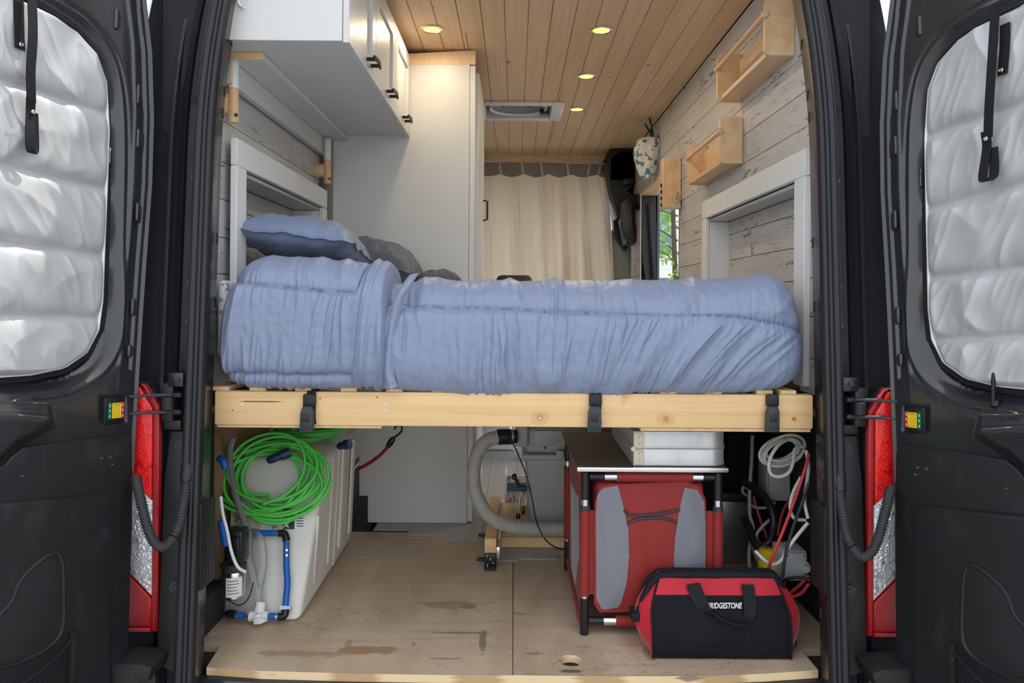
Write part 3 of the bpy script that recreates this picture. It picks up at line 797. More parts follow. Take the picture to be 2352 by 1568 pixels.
    for j in range(9):
        v_ = b0 + (b1 - b0) * (.12 + .085 * j); k = .0008 if j > 1 else .0020
        mb = MB(); mb.box((a0 - .0005 - k, v_ - .0012, QN + .005), (a0 + k, v_ + .0010, QN + .0054)); mb.map(lambda x, y, z: D.W(x, y, z)); mb.build('tag_print', whitetext, tg)
    return root
window_cover(DL, 'silver-white quilted window cover on the rear door where sunlight falls',
             [(0, 185, 245, 265), (0, 378, 240, 437), (0, 555, 232, 588), (0, 723, 230, 730)],
             ([(37, -40, .012), (38, 80, .016), (36, 170, .012), (42, 238, .006)], [(36, 232, .012), (40, 265, .006), (34, 320, .012), (38, 352, .010), (50, 348, .004), (52, 300, .001), (50, 262, .002)], (43, 262), [(20, -40, 0), (22, 60, 0), (24, 117, 0)]),
             ((250, 335), (250, 382)), 21)
def mr(x): return 2364 - x
window_cover(DR, 'silver-white quilted window cover on the rear door with the lock pin',
             [(252, 300, 19, 214), (243, 463, 19, 397), (235, 618, 15, 589), (235, 758, 14, 743)],
             ([(mr(2297), 18, .006), (mr(2297), 120, .012), (mr(2292), 230, .012), (mr(2288), 300, .008)], [(mr(2284), 285, .012), (mr(2284), 320, .006), (mr(2279), 388, .010), (mr(2290), 396, .010), (mr(2300), 380, .004), (mr(2296), 320, .002)], (mr(2285), 302), [(mr(2312), 40, 0), (mr(2312), 90, 0), (mr(2308), 155, 0)]),
             ((mr(2108), 366), (mr(2110), 415)), 33)

# ------------------------------------------------------------------ tail lights, door checks, conduits
def tail_light(sg, label):
    xi = .902
    y0 = YO(.4) + .045
    def X(x): return sg * x
    root = thing('tail_light', label, 'tail light', (sg * .96, y0, .09), 'tail lights')
    hz = lambda py: PY(340, py, 1.88).z
    zt, zb = hz(882), hz(1452)
    def pr(nm, pts, y, th, m, bev=.004):
        MB().prism([(X(a), y, b) for a, b in pts], (0, -th, 0), bev, 3).build(nm, m, root)
    sh = lambda z: .004 * max(0, z - .3)
    pr('housing', [(xi, zb), (xi, zt - .055), (xi + .04, zt), (1.03, zt), (1.03, zb)], y0 + .045, .05, plast)
    pr('rim', [(xi, zb), (xi, zt - .055), (xi + .04, zt), (xi + .05, zt), (xi + .017, zt - .06), (xi + .017, zb)], y0 - .006, .016, redlens2, .006)
    z1, z2 = hz(1148), hz(1112); z3, z4 = hz(1372), hz(1322)
    pr('brake_lens', [(xi + .0175, z1), (xi + .0175, zt - .06), (xi + .05, zt - .008), (1.028, zt - .008), (1.028, z2 + .06), ], y0 - .005, .018, redlens, .005)
    pr('clear_lens', [(xi + .0175, z3), (xi + .0175, z1 - .004), (1.028, z2 + .056), (1.028, z4 + .055)], y0 - .005, .012, clearlens, .004)
    pr('reflector', [(xi + .0175, zb + .012), (xi + .0175, z3 - .004), (1.028, z4 + .051), (1.028, zb + .012)], y0 - .005, .016, redlens2, .004)
    pr('base_band', [(xi + .0175, zb), (xi + .0175, zb + .011), (1.028, zb + .011), (1.028, zb)], y0 - .005, .018, redlens2, .003)
tail_light(-1, 'tall red and clear tail light beside the water tank side of the van')
tail_light(1, 'tall red and clear tail light on the tool bag side of the van')

def door_check(sg, D, label):
    h1, h2 = .715, .672
    yb = YO(.7)
    root = thing('door_check', label, 'hinge', (sg * .87, yb + .02, .69), 'spring door checks')
    MB().box((sg * .88 - .016, yb - .004, .645), (sg * .88 + .016, yb + .03, .745), .006).build('bracket', plast, root)
    for h in (h1, h2):
        MB().tube([(sg * .845, yb - .008, h), (sg * .92, yb - .014, h), (sg * .96, yb - .03, h - .002)], [.004, .0045, .0035], 8).build('check_rod', dkgrey, root)
        MB().box((sg * .852 - .012, yb - .014, h - .006), (sg * .852 + .012, yb + .004, h + .006), .003).build('rod_clip', plast, root)
    pts = []
    for k in range(120):
        q = 2 * PI * k / 12; pts.append((sg * .872 + .011 * math.cos(q), yb - .014 + .011 * math.sin(q), h2 + .006 + (h1 - h2 - .012) * k / 119))
    MB().tube(pts, .0017, 5).build('spring', dkgrey, root)
    MB().lathe((sg * .852, yb + .004, .755), (0, -1, 0), [(0, .013), (.006, .013), (.006, .007), (.014, .007)], 6).build('mount_bolt', dkgrey, root)
    MB().box((sg * .855 - .022, yb - .006, .735), (sg * .855 + .018, yb + .03, .772), .004).build('mount_plate', jambp, root)
    MB().box((sg * .86 - .03, yb + .0, .625), (sg * .86 + .015, yb + .03, .650), .004).build('lower_plate', plast, root)
door_check(-1, DL, 'black spring door check reaching to the tail light by the green cord')
door_check(1, DR, 'black spring door check reaching to the tail light by the white cables')

def conduit(sg, label):
    px = [(430, 1085), (426, 1130), (420, 1165), (413, 1200), (402, 1228), (382, 1252), (365, 1254), (349, 1236), (337, 1205), (327, 1165), (318, 1125), (312, 1095)]
    ys = [1.865, 1.85, 1.835, 1.82, 1.80, 1.785, 1.775, 1.775, 1.78, 1.79, 1.80, 1.815]
    p = [PY(a, b, y) for (a, b), y in zip(px, ys)]
    if sg > 0: p = [Vector((-a.x, a.y, a.z - .012)) for a in p]
    root = thing('wiring_conduit', label, 'conduit', p[0], 'ribbed door wiring conduits')
    pts = resample(cr(p, 14), .0018)
    n = len(pts)
    rr = [.0125 if (i // 2) % 2 else .0105 for i in range(n)]
    MB().tube(pts, rr, 12).build('ribbed_sleeve', M('conduit_grey', (.035, .037, .04), .5), root, smooth=30)
    d = (p[1] - p[0]).normalized()
    MB().tube([p[0] - d * .03, p[0] - d * .02, p[0] + d * .022], [.013, .0165, .0155], 14).build('boot', rubber, root)
    k = pts[int(n * .40)]; k2 = pts[int(n * .40) + 6]; MB().lathe(k, (k2 - k), [(0, .0125), (.001, .017), (.005, .018), (.008, .0135)], 16).build('collar', rubber, root)
conduit(-1, 'ribbed black wiring conduit looping to the door beside the water tank')
conduit(1, 'ribbed black wiring conduit looping to the door beside the tool bag')

# ================================================================== INTERIOR ABOVE THE BED
# tall cabinet whose white end panel faces the bed
PYY = 3.17
tc = thing('tall_cabinet', 'tall plain white cabinet end panel standing beyond the pillows', 'cabinet', (-.48, 3.3, 0))
pt = lambda x, y, Y=PYY: PY(x, y, Y)
xr = pt(1076, 600).x; xl = pt(765, 500).x; ztop = pt(1000, 148).z; xl2 = pt(845, 1170).x; xl1 = pt(823, 1050).x; zn = pt(830, 1138).z
MB().prism([(xl2, PYY, .006), (xr, PYY, .006), (xr, PYY, ztop), (xl, PYY, ztop), (xl, PYY, .72), (xl1, PYY, .66), (xl1 + .006, PYY, zn), (xl2, PYY, zn)], (0, .018, 0)).build('end_panel', panelw, tc)
xe = pt(1089, 600).x
MB().box((xr + .0015, PYY + .002, .012), (xe, PYY + .02, ztop - .004), .001, 1).build('corner_strip', white, tc)
MB().box((xl2, PYY + .019, .02), (xe - .004, 3.80, ztop), .002, 1).build('carcass', panelw, tc)
for z0, z1 in ((.08, .86), (.87, ztop - .02)):
    dd = MB().box((xe - .003, PYY + .05, z0), (xe + .014, 3.78, z1), .002, 1).build('door', white, tc)
    MB().tube([(xe + .014, 3.70, (z0 + z1) / 2 - .05), (xe + .035, 3.70, (z0 + z1) / 2 - .045), (xe + .035, 3.70, (z0 + z1) / 2 + .045), (xe + .014, 3.70, (z0 + z1) / 2 + .05)], .005, 8).build('handle', handleblk, dd)
MB().prism([(pt(930, 148).x, PYY + .001, ztop + .001), (xe, PYY + .001, ztop + .001), (xe, PYY + .001, CEIL - .004), (pt(930, 120).x, PYY + .001, CEIL - .022)], (0, .02, 0)).build('top_scribe', ceilw, tc)

# overhead cabinet with three shaker doors
cx = -.472; cz = .96 + .70
CYN, CYF = 2.005, PYY - .002
oc = thing('overhead_cabinet', 'white overhead cabinet with three shaker doors hung above the pillows', 'cabinet', (-.65, 2.6, cz))
MB().box((-.838, CYN, cz), (cx, CYF, cz + .345), .0015, 1).build('body', white, oc)
dz0 = cz - .004; dz1 = cz + .335
for i in range(3):
    y0 = CYN + .001 + i * (CYF - CYN) / 3; y1 = y0 + (CYF - CYN) / 3 - .003
    X0, X1 = cx + .0015, cx + .019; fr = .06
    mb = MB()
    mb.box((X0, y0, dz0), (X1, y0 + fr, dz1), .001, 1); mb.box((X0, y1 - fr, dz0), (X1, y1, dz1), .001, 1)
    mb.box((X0, y0 + fr, dz0), (X1, y1 - fr, dz0 + fr), .001, 1); mb.box((X0, y0 + fr, dz1 - fr), (X1, y1 - fr, dz1), .001, 1)
    d = mb.build('door', white, oc)
    MB().box((X0, y0 + fr - .002, dz0 + fr - .002), (X1 - .009, y1 - fr + .002, dz1 - fr + .002)).build('door_panel', white, d)
    hy = (2.275, 2.62, 2.985)[i]; hz = dz0 + .032
    h = MB()
    for q in (-.032, .032): h.box((X1, hy + q - .005, hz - .005), (X1 + .028, hy + q + .005, hz + .005), .001, 1)
    arc = [(X1 + .026 + .006 * (1 - (2 * k / 10 - 1) ** 2), hy - .05 + .1 * k / 10, hz) for k in range(11)]
    h.strip(arc, (0, 0, .006), .006); h.build('handle', handleblk, d)
kp = PY(553, 14, CYN - .004); MB().tube(cr([kp + Vector((-.008, 0, .04)), kp + Vector((-.006, -.002, .012)), kp, kp + Vector((.012, -.006, -.006))], 5), .003, 8).build('small_hook', whitep, oc)
# painted valance under the cabinet, raw at the near end
vl = thing('valance_boards', 'white painted L-shaped boards with raw pine ends under the overhead cabinet', 'board', (-.78, 2.6, 1.6))
for n, lo, hi in (('top_board', (-.83, 2.10, cz - .021), (-.718, CYF, cz - .001)), ('side_board', (-.83, 2.10, cz - .088), (-.808, CYF, cz - .022))):
    b = MB().box(lo, hi, .001, 1).build(n, white, vl)
    MB().box((lo[0], lo[1] - .001, lo[2]), (hi[0], lo[1] - .0002, hi[2])).build('raw_end', shelfw, b)

# wand lamps clipped to the left wall
def wand(x, Y, zb, zm, zt, label):
    r = thing('wand_lamp', label, 'lamp', (x, Y, zb), 'wooden wand lamps')
    MB().lathe((x, Y, zb), (0, 0, 1), [(0, .013), (.002, .0145), (zm - zb - .001, .0145), (zm - zb, .013)], 20).build('wood_handle', shelfw, r)
    MB().lathe((x, Y, zm), (0, 0, 1), [(0, .0143), (zt - zm - .004, .0143), (zt - zm, .011)], 20).build('light_tube', frosted, r)
    MB().lathe((-WX, Y, (zb + zm) / 2 + .005), (1, 0, 0), [(0, .028), (.010, .03), (x + WX - .012, .028)], 24).build('wall_disc', shelfw, r)
    MB().lathe((x + .010, Y - .010, zb + .02), (1, -1, 0), [(0, .005), (.004, .005), (.005, .003)], 10).build('button', plast_s, r)
p0 = PX(536, 282, -.812); p1 = PX(536, 203, -.812); p2 = PX(540, 127, -.812)
wand(-.812, p0.y, p0.z, p1.z, p2.z, 'wooden wand lamp with frosted tube on the wall near the door pillar')
p0 = PY(752, 422, 3.10); p1 = PY(752, 368, 3.10)
wand(p0.x, 3.10, p0.z, p1.z, p1.z + .09, 'wooden wand lamp on the wall in the corner by the tall cabinet')

# recessed ceiling lights (a lamp each)
li = 0
for px, py, lab in ((992, 66, 'recessed ceiling light above the overhead cabinet'), (1381, 68, 'recessed ceiling light on the shelf side, nearest the rear doors'),
                    (1347, 174, 'recessed ceiling light midway along the wood ceiling'), (1325, 250, 'recessed ceiling light beside the roof vent')):
    p = PZ(px, py, CEIL)
    r = thing('ceiling_light', 'small round glowing ' + lab, 'light', p, 'recessed ceiling lights')
    MB().lathe(p, (0, 0, -1), [(-.004, .045), (.003, .046), (.005, .043), (.0055, .036), (.003, .034)], 28).build('trim_ring', silver, r)
    MB().lathe(p, (0, 0, -1), [(.0025, .0335), (.0036, .0335)], 28).build('lens', lampglow, r)
    l = bpy.data.lights.new('downlight', 'AREA'); l.shape = 'DISK'; l.size = .06; l.energy = 1.45; l.color = (1, .80, .55)
    lo = bpy.data.objects.new('downlight', l); C.objects.link(lo); lo.location = (0, 0, -.008); lo.parent = r

# roof vent
rv = thing('roof_vent', 'white square roof fan vent set in the wood ceiling', 'vent', (.01, 4.18, CEIL))
v0 = PZ(1100, 231, CEIL); v1 = PZ(1278, 231, CEIL)
x0, x1, y0, y1 = vent[0], vent[1], vent[2], vent[3]
fl = MB(); o_, i_ = .03, .035
for (a, b, c, d) in rect_minus((x0 - o_, x1 + o_, y0 - o_ * .6, y1 + o_ * .6), (x0 + i_, x1 - i_, y0 + i_, y1 - i_)):
    fl.box((a, c, CEIL - .014), (b, d, CEIL), .005, 2)
fl.build('flange', whitep, rv)
wl = MB()
for (a, b, c, d) in rect_minus((x0 + i_ - .006, x1 - i_ + .006, y0 + i_ - .006, y1 - i_ + .006), (x0 + i_, x1 - i_, y0 + i_, y1 - i_)):
    wl.box((a, c, CEIL - .004), (b, d, CEIL + .12))
wl.build('well', whitep, rv)
MB().box((x0 + i_, y0 + i_, CEIL + .10), (x1 - i_, y1 - i_, CEIL + .118)).build('lid', dkgrey, rv)
mb = MB(); cxv, cyv = (x0 + x1) / 2, (y0 + y1) / 2
mb.grid(np.array([[(cxv + rr * math.cos(q), cyv + rr * .86 * math.sin(q), z) for q in np.linspace(0, 2 * PI, 41)] for rr, z in ((.15, CEIL + .012), (.162, CEIL + .002), (.168, CEIL + .02), (.168, CEIL + .09))]))
mb.build('fan_ring', whitep, rv)
for k in range(5):
    q = 2 * PI * k / 5; e = Vector((math.cos(q), math.sin(q), 0)); f = Vector((-math.sin(q), math.cos(q), 0)); c = Vector((cxv, cyv, CEIL + .06))
    MB().prism([c + e * .03 - f * .02 - Vector((0, 0, .012)), c + e * .14 - f * .035 - Vector((0, 0, .012)), c + e * .14 + f * .035 + Vector((0, 0, .012)), c + e * .03 + f * .02 + Vector((0, 0, .012))], (0, 0, .004)).build('fan_blade', dkgrey, rv)
MB().lathe((cxv, cyv, CEIL + .04), (0, 0, 1), [(0, .028), (.05, .03)], 20).build('fan_hub', dkgrey, rv)
MB().box((x1 - i_ - .06, y1 - i_ - .10, CEIL - .006), (x1 - i_ - .012, y1 - i_ - .05, CEIL + .02), .004).build('crank_knob', plast_s, rv)

# pine wall shelves with dowel rails
def wall_shelf(pn, pf, pleft, label):
    xw = WX; dep = xw - pleft
    y0, y1, zb, zt = pn[0], pf, pn[1], pn[2]
    r = thing('wall_shelf', label, 'shelf', (xw - dep / 2, (y0 + y1) / 2, zb), 'pine wall shelves')
    def rnd_end(y):
        pts = []
        rad = .018
        c = [(xw - dep + rad, zb + rad), (xw - dep + rad, zt - rad)]
        pts += [(xw - .001, y, zb)]
        pts += [(c[0][0] - rad * math.sin(q), y, c[0][1] - rad * math.cos(q)) for q in np.linspace(0, PI / 2, 6)]
        pts += [(c[1][0] - rad * math.cos(q), y, c[1][1] + rad * math.sin(q)) for q in np.linspace(0, PI / 2, 6)]
        pts += [(xw - .001, y, zt)]
        return pts
    MB().prism(rnd_end(y0), (0, .016, 0)).build('end_panel', shelfw, r)
    MB().prism(rnd_end(y1 - .016), (0, .016, 0)).build('end_panel', shelfw, r)
    MB().box((xw - dep + .012, y0 + .0165, zb + .004), (xw - .001, y1 - .0165, zb + .02), .001, 1).build('bottom_board', shelfw, r)
    MB().box((xw - .016, y0 + .0165, zb + .021), (xw - .001, y1 - .0165, zt - .03), .001, 1).build('back_board', shelfw, r)
    xd = xw - dep - .001; zd = zt - .055
    MB().tube([(xd, y0 - .008, zd), (xd, y1 + .004, zd)], .009, 14).build('dowel_rail', shelfw, r)
    MB().lathe((xd, y0 - .009, zd), (0, 1, 0), [(0, .0085), (.004, .011), (.012, .011)], 14).build('rail_cap', shelfw, r)
pn = PX(1825, 127, WX); wall_shelf((pn.y, pn.z, PX(1822, 0, WX).z + .005), PX(1700, 238, WX).y, PY(1757, 100, pn.y).x, 'pine wall shelf with dowel rail, the higher one near the ceiling')
pn = PX(1706, 375, WX); wall_shelf((pn.y, pn.z, PX(1705, 270, WX).z), PX(1622, 430, WX).y, PY(1654, 330, pn.y).x, 'pine wall shelf with dowel rail, the lower one above the window surround')

# pine switch box at the end of the plank wall, with a chrome latch
b0 = PX(1558, 480, .832); bx = thing('pine_box', 'slim upright pine box on the wall edge by the open sliding door', 'box', (.81, 3.78, b0.z))
zA, zB = PY(1540, 478, 3.74).z, PY(1530, 363, 3.74).z
xa = PY(1522, 420, 3.74).x
MB().box((xa, 3.74, zA), (.838, 3.80, zB), .003, 1).build('case', shelfw, bx)
MB().box((xa + .008, 3.7385, zA + .02), (xa + .014, 3.7405, zB - .012), .0006, 1).build('bead', shelfw, bx)
MB().box((xa + .060 - .01, 3.7385, zA + .02), (xa + .056, 3.7405, zB - .012), .0006, 1).build('bead', shelfw, bx)
cl = PY(1558, 455, 3.72)
MB().tube(cr([cl + Vector((.0, .02, .03)), cl + Vector((-.012, 0, .005)), cl + Vector((-.018, -.004, -.014)), cl + Vector((.004, 0, -.018)), cl + Vector((.016, .01, .0))], 5), .006, 8).build('latch', silver, bx)
for k in range(4):
    MB().box((xa - .006, 3.75, zA + .01 + k * .033), (xa + .001, 3.772, zA + .028 + k * .033), .002).build('hinge_tab', plast_s, bx)

# hook rail and cloth bag
hk = PY(1520, 318, 4.35); hk.x = WX - .001
hr_ = thing('wall_hook', 'black twig-shaped wall hook holding the printed cloth bag', 'hook', (WX, 4.35, hk.z - .05))
MB().box((WX - .006, 4.34, hk.z - .045), (WX - .001, 4.362, hk.z + .02), .002).build('plate', plast_s, hr_)
for dx, dz in ((-.085, .085), (-.06, .125), (-.05, .05)):
    MB().tube(cr([(WX - .004, 4.35, hk.z - .015), (WX - .03, 4.35, hk.z + .0), (WX + dx * .7, 4.345, hk.z + dz * .55), (WX + dx, 4.34, hk.z + dz)], 5), [.006] * 15 + [.004], 8).build('prong', plast_s, hr_)
tp = PY(1492, 318, 4.36); bt = PY(1482, 408, 4.36)
nz, na = 40, 48
Pq = []
for i in range(nz):
    t = i / (nz - 1); z = tp.z + (bt.z - tp.z) * t
    rad = .075 * (math.sin(PI * min(1, .12 + .88 * (t ** .7)))) ** .55 + .012
    cxq = (tp.x + (bt.x - tp.x) * t)
    row = []
    for k in range(na):
        q = 2 * PI * k / na
        rr = rad * (1 + .10 * math.sin(5 * q + 3 * t) + .10 * float(vn(q * 2.2, t * 7, 4)))
        row.append((cxq + rr * .95 * math.cos(q), 4.36 + rr * .8 * math.sin(q), z + .006 * float(vn(q * 3, t * 9, 9))))
    Pq.append(row)
mb = MB().grid(np.array(Pq), wrap=True); mb.f.append(tuple(range(na))[::-1]); mb.f.append(tuple(range((nz - 1) * na, nz * na)))
tag(mb.build('cloth_bag', printcloth, None, smooth=80), 'white cloth bag with teal print hanging from the black hook', 'bag')

# curtain across the cab
CYQ = 5.36
cu = thing('curtain', 'cream cloth curtain hung by tabs from a cord across the cab', 'curtain', (.1, CYQ, .4))
cxl, cxr = PY(1040, 500, CYQ).x, PY(1396, 500, CYQ).x
ztc = PY(1200, 400, CYQ).z
nu, nvv = 220, 60
u = np.linspace(0, 1, nu)[None, :]; v = np.linspace(0, 1, nvv)[:, None]
xs = cxl + (cxr - cxl) * u + v * u * .10
sag = .018 * np.abs(np.sin(u * PI * 6.5)) * (1 - v)
zs = ztc - sag - v * (ztc - .45)
ys = CYQ + .05 * np.sin(u * 40 + 1.2 * np.sin(u * 9)) * (.35 + .65 * v) + .02 * vn(u * 9 + v * 2, v * 3 + 0 * u, 3) + .006 * vn(u * 50, v * 6, 8)
MB().grid(np.stack([xs + 0 * v, ys, zs + 0 * u], -1)).build('cloth', curtainm, cu, smooth=80, fix=False)
zc = PY(1250, 373, CYQ).z
cord_pts = cr([(cxl, CYQ, zc + .03), (cxl + .28, CYQ, zc + .005), (cxl + .55, CYQ, zc + .035), (cxl + .8, CYQ, zc + .0), (cxr + .02, CYQ, zc - .005)], 8)
MB().tube(cord_pts, .0035, 6).build('cord', whitecab, cu)
for px in (1147, 1198, 1242, 1302, 1356, 1380):
    a = PY(px, 373, CYQ); b = PY(px + (4 if px < 1350 else -6), 400, CYQ)
    MB().strip([a + Vector((0, -.006, .004)), b + Vector((0, -.006, -.01))], (.008, 0, 0), .003).build('tab', curtainm, cu)

# cab: roof, dark pillar trim, passenger seat and head trim
cab = sroot('wall_front', (0, 5.5, 0))
MB().box((-.95, 5.49, 1.87), (.95, 6.05, 2.03)).build('cab_roof', headliner, cab)
MB().prism([PY(x, y, 5.44) for x, y in ((1386, 368), (1480, 340), (1482, 540), (1450, 560), (1436, 575), (1412, 540), (1404, 470))], (0, .1, 0)).build('pillar_panel', plast, cab)
hb = [PY(x, y, 5.20) for x, y in ((1392, 372), (1425, 348), (1458, 348), (1458, 420), (1440, 440), (1470, 452), (1476, 560), (1440, 560), (1428, 500), (1418, 500), (1402, 430))]
MB().prism(hb, (0, .22, 0)).build('pillar_trim', plast, cab)
hb = [PY(x, y, 5.16) for x, y in ((1424, 470), (1440, 450), (1468, 446), (1466, 470), (1452, 480), (1453, 505), (1462, 530), (1466, 555), (1448, 560), (1432, 548), (1424, 520))]
MB().prism(hb, (0, -.05, 0), .012).build('belt_cover', plast_s, cab)
MB().box((.66, 5.2, 1.80), (.95, 5.6, CEIL), .01).build('corner_trim', plast, cab)
MB().prism([PY(x, y, 5.19) for x, y in ((1430, 412), (1456, 410), (1456, 424), (1430, 426))], (0, -.03, 0), .004).build('grab_loop', plast_s, cab)
jb = [PY(x, y, 4.98) for x, y in ((1464, 445), (1500, 425), (1506, 440), (1513, 690), (1490, 690), (1476, 600), (1474, 500))]
MB().prism(jb, (0, .16, 0), .006).build('door_post', plast_s, cab)
MB().prism([PY(x, y, 4.95) for x, y in ((1488, 470), (1496, 462), (1506, 640), (1498, 640))], (0, -.02, 0), .004).build('post_seal', rubber, cab)
MB().box((-.95, 5.5, -.05), (.95, 6.9, .02)).build('cab_floor', dark_void, cab)
MB().box((-.95, 6.7, -.05), (.95, 6.9, 1.0)).build('dash', plast, cab)
for sg in (-1, 1):
    MB().box((sg * .93 - .02, 5.55, -.3), (sg * .93 + .02, 6.9, 1.05)).build('cab_side', plast, cab)
seat = thing('cab_seat', 'pale grey-green cab seat back behind the curtain edge', 'seat', (.62, 5.62, .05))
MB().box((.64, 5.58, .45), (.90, 5.70, 1.50), .05, 4).build('backrest', M('seat_pale', (.36, .40, .36), .8), seat)
MB().box((.56, 5.66, .35), (.90, 6.15, .52), .05, 4).build('cushion', MATS['seat_pale'], seat)
MB().box((.58, 5.72, .0205), (.88, 6.05, .36), .01, 2).build('pedestal', plast, seat)
sb = thing('swivel_seat', 'dark brown seat back just showing above the blue comforter', 'seat', (.05, 4.6, 0))
zt = PY(1180, 632, 4.6).z; xa, xb = PY(1140, 640, 4.6).x, PY(1222, 640, 4.6).x
MB().box((xa, 4.55, .45), (xb, 4.68, zt), .035, 4).build('backrest', seatm, sb)
MB().box((xa, 4.2, .38), (xb, 4.66, .5), .03, 4).build('cushion', seatm, sb)
MB().lathe((.115, 4.45, .005), (0, 0, 1), [(0, .05), (.02, .05), (.03, .03), (.38, .03)], 20).build('pedestal', greyp, sb)

# ================================================================== BED
bf = thing('bed_frame', 'pine bed platform with a wide front beam and slats', 'bed frame', (0, 1.99, .63))
BY = 1.965
bl, br_ = PY(486, 900, BY), PY(1876, 900, BY)
zt_l, zb_l = PY(520, 896, BY).z, PY(520, 975, BY).z
zt_, zb_ = (zt_l + PY(1840, 909, BY).z) / 2, (zb_l + PY(1840, 986, BY).z) / 2
MB().box((-.795, BY, zb_), (.795, BY + .038, zt_), .004, 2).build('front_beam', lumber, bf)
MB().box((-.79, BY + .004, zb_ - .007), (PY(876, 978, BY).x, BY + .06, zb_ - .0003), .001, 1).build('support_strip', slatw, bf)
MB().box((PY(1472, 985, BY).x, BY + .004, zb_ - .009), (.79, BY + .06, zb_ - .0003), .001, 1).build('support_strip', slatw, bf)
MB().box((-.80, 3.10, zb_), (.80, 3.14, zt_), .004, 2).build('rear_beam', lumber, bf)
MB().box((-.3, BY + .04, zb_ + .02), (-.262, 3.10, zt_ - .002), .003).build('joist', lumber, bf)
MB().box((.3, BY + .04, zb_ + .02), (.338, 3.10, zt_ - .002), .003).build('joist', lumber, bf)
for pxs in (488, 590, 695, 800, 905, 1010, 1115, 1220, 1325, 1430, 1535, 1640, 1758, 1812):
    x = PY(pxs, 900, BY).x
    if x < -.78: x = -.78
    MB().box((x - .022, BY + .003, zt_ + .0003), (x + .022, 3.13, zt_ + .012), .002, 1).build('slat', slatw, bf)
for px, py in ((557, 928), (885, 929), (885, 942), (1240, 960)):
    p = PY(px, py, BY); MB().lathe(p, (0, -1, 0), [(0, .004), (.001, .0035)], 10).build('screw', silver, bf)

def buckle(px, label):
    x = PY(px, 940, BY - .02).x; z = lambda py: PY(px, py, BY - .02).z
    r = thing('strap_buckle', label, 'buckle', (x, BY, z(990)), 'black buckles on the bed beam')
    f = BY - .001
    MB().box((x - .015, f - .012, z(935)), (x + .019, f, z(906)), .004).build('top_clip', plast, r)
    MB().strip([(x + .006, BY + .045, zt_ + .002), (x + .006, BY - .004, zt_ + .002), (x + .006, BY - .006, z(960)), (x + .008, BY - .006, z(975))], (.0115, 0, 0), .002).build('webbing', webbing, r)
    mb = MB()
    mb.prism([(x - .020, f - .010, z(992)), (x + .016, f - .010, z(992)), (x + .016, f - .010, z(945)), (x + .011, f - .010, z(933)), (x - .012, f - .010, z(933)), (x - .018, f - .010, z(948))], (0, -.016, 0), .004)
    b = mb.build('body', dkgrey, r)
    MB().box((x - .012, f - .0275, z(968)), (x + .008, f - .0255, z(950)), .002).build('recess', plast_s, b)
    for k in range(3): MB().box((x - .014, f - .0285, z(978 + 5 * k) - .001), (x + .011, f - .0255, z(978 + 5 * k) + .001), .0006, 1).build('grip_rib', dkgrey, b)
buckle(706, 'black plastic strap buckle on the bed beam above the green cord')
buckle(1367, 'black plastic strap buckle on the bed beam above the red cupboard')
buckle(1776, 'black plastic strap buckle on the bed beam above the white cable coil')

# mattress in a patterned sheet
mt = MB().box((-.80, 2.02, zt_ + .0125), (.775, 3.13, .93), .05, 4).build('mattress', sheetm)
tag(mt, 'mattress in a white patterned sheet under the blue comforter', 'mattress')
MB().box((-.818, 2.03, .80), (-.79, 2.5, 1.01), .013, 3).build('sheet_corner', sheetm, mt)

# comforter --------------------------------------------------------------
cf = thing('comforter', 'rumpled blue-grey comforter draped over the bed with its head end folded back', 'comforter', (0, 2.3, zt_))
def prof(YB, YF, ZT, ZB, n, rt=.10):
    """cross-section from the far top over the front to the bottom; returns points, arc length, normals"""
    pts = [(YB, ZT - .07), (YB * .6 + YF * .4, ZT - .035), (YF + rt * 3, ZT - .012), (YF + rt * 2, ZT - .004), (YF + rt * 1.6, ZT - .001), (YF + rt * 1.35, ZT)] if YB > 2.5 else [(YB, ZT - .12), (YB - .05, ZT - .02), (YB - .08, ZT - .006), (YF + rt * 1.6, ZT - .001), (YF + rt * 1.35, ZT)]
    for k in range(1, 9):
        q = k / 8 * PI / 2; pts.append((YF + rt - rt * math.sin(q) * 1.0 + (.35 * rt) * math.cos(q), ZT - rt * (1 - math.cos(q)) * 1.0))
    pts += [(YF - .006, ZT - rt - (ZT - rt - ZB) * .35), (YF - .006, ZB + .07), (YF + .004, ZB + .035), (YF + .022, ZB + .010), (YF + .055, ZB), (YF + .09, ZB + .002)]
    P = [Vector((0, a, b)) for a, b in pts]; P = cr(P, 8)
    a = np.array([[p.y, p.z] for p in P]); d = np.r_[0, np.cumsum(np.hypot(*np.diff(a, axis=0).T))]
    # more samples on the visible front
    k0 = np.searchsorted(a[::-1, 0] * 0 + np.arange(len(a)), 0)
    s0 = d[np.argmax(a[:, 0] < YF + rt * 1.8)]
    ss = np.r_[np.linspace(0, s0, n // 5, endpoint=False), np.linspace(s0, d[-1], n - n // 5)]
    Y = np.interp(ss, d, a[:, 0]); Z = np.interp(ss, d, a[:, 1])
    ty = np.gradient(Y, ss); tz = np.gradient(Z, ss); l = np.hypot(ty, tz)
    return Y, Z, ss - s0, tz / l, -ty / l      # normal pointing out (front/up)
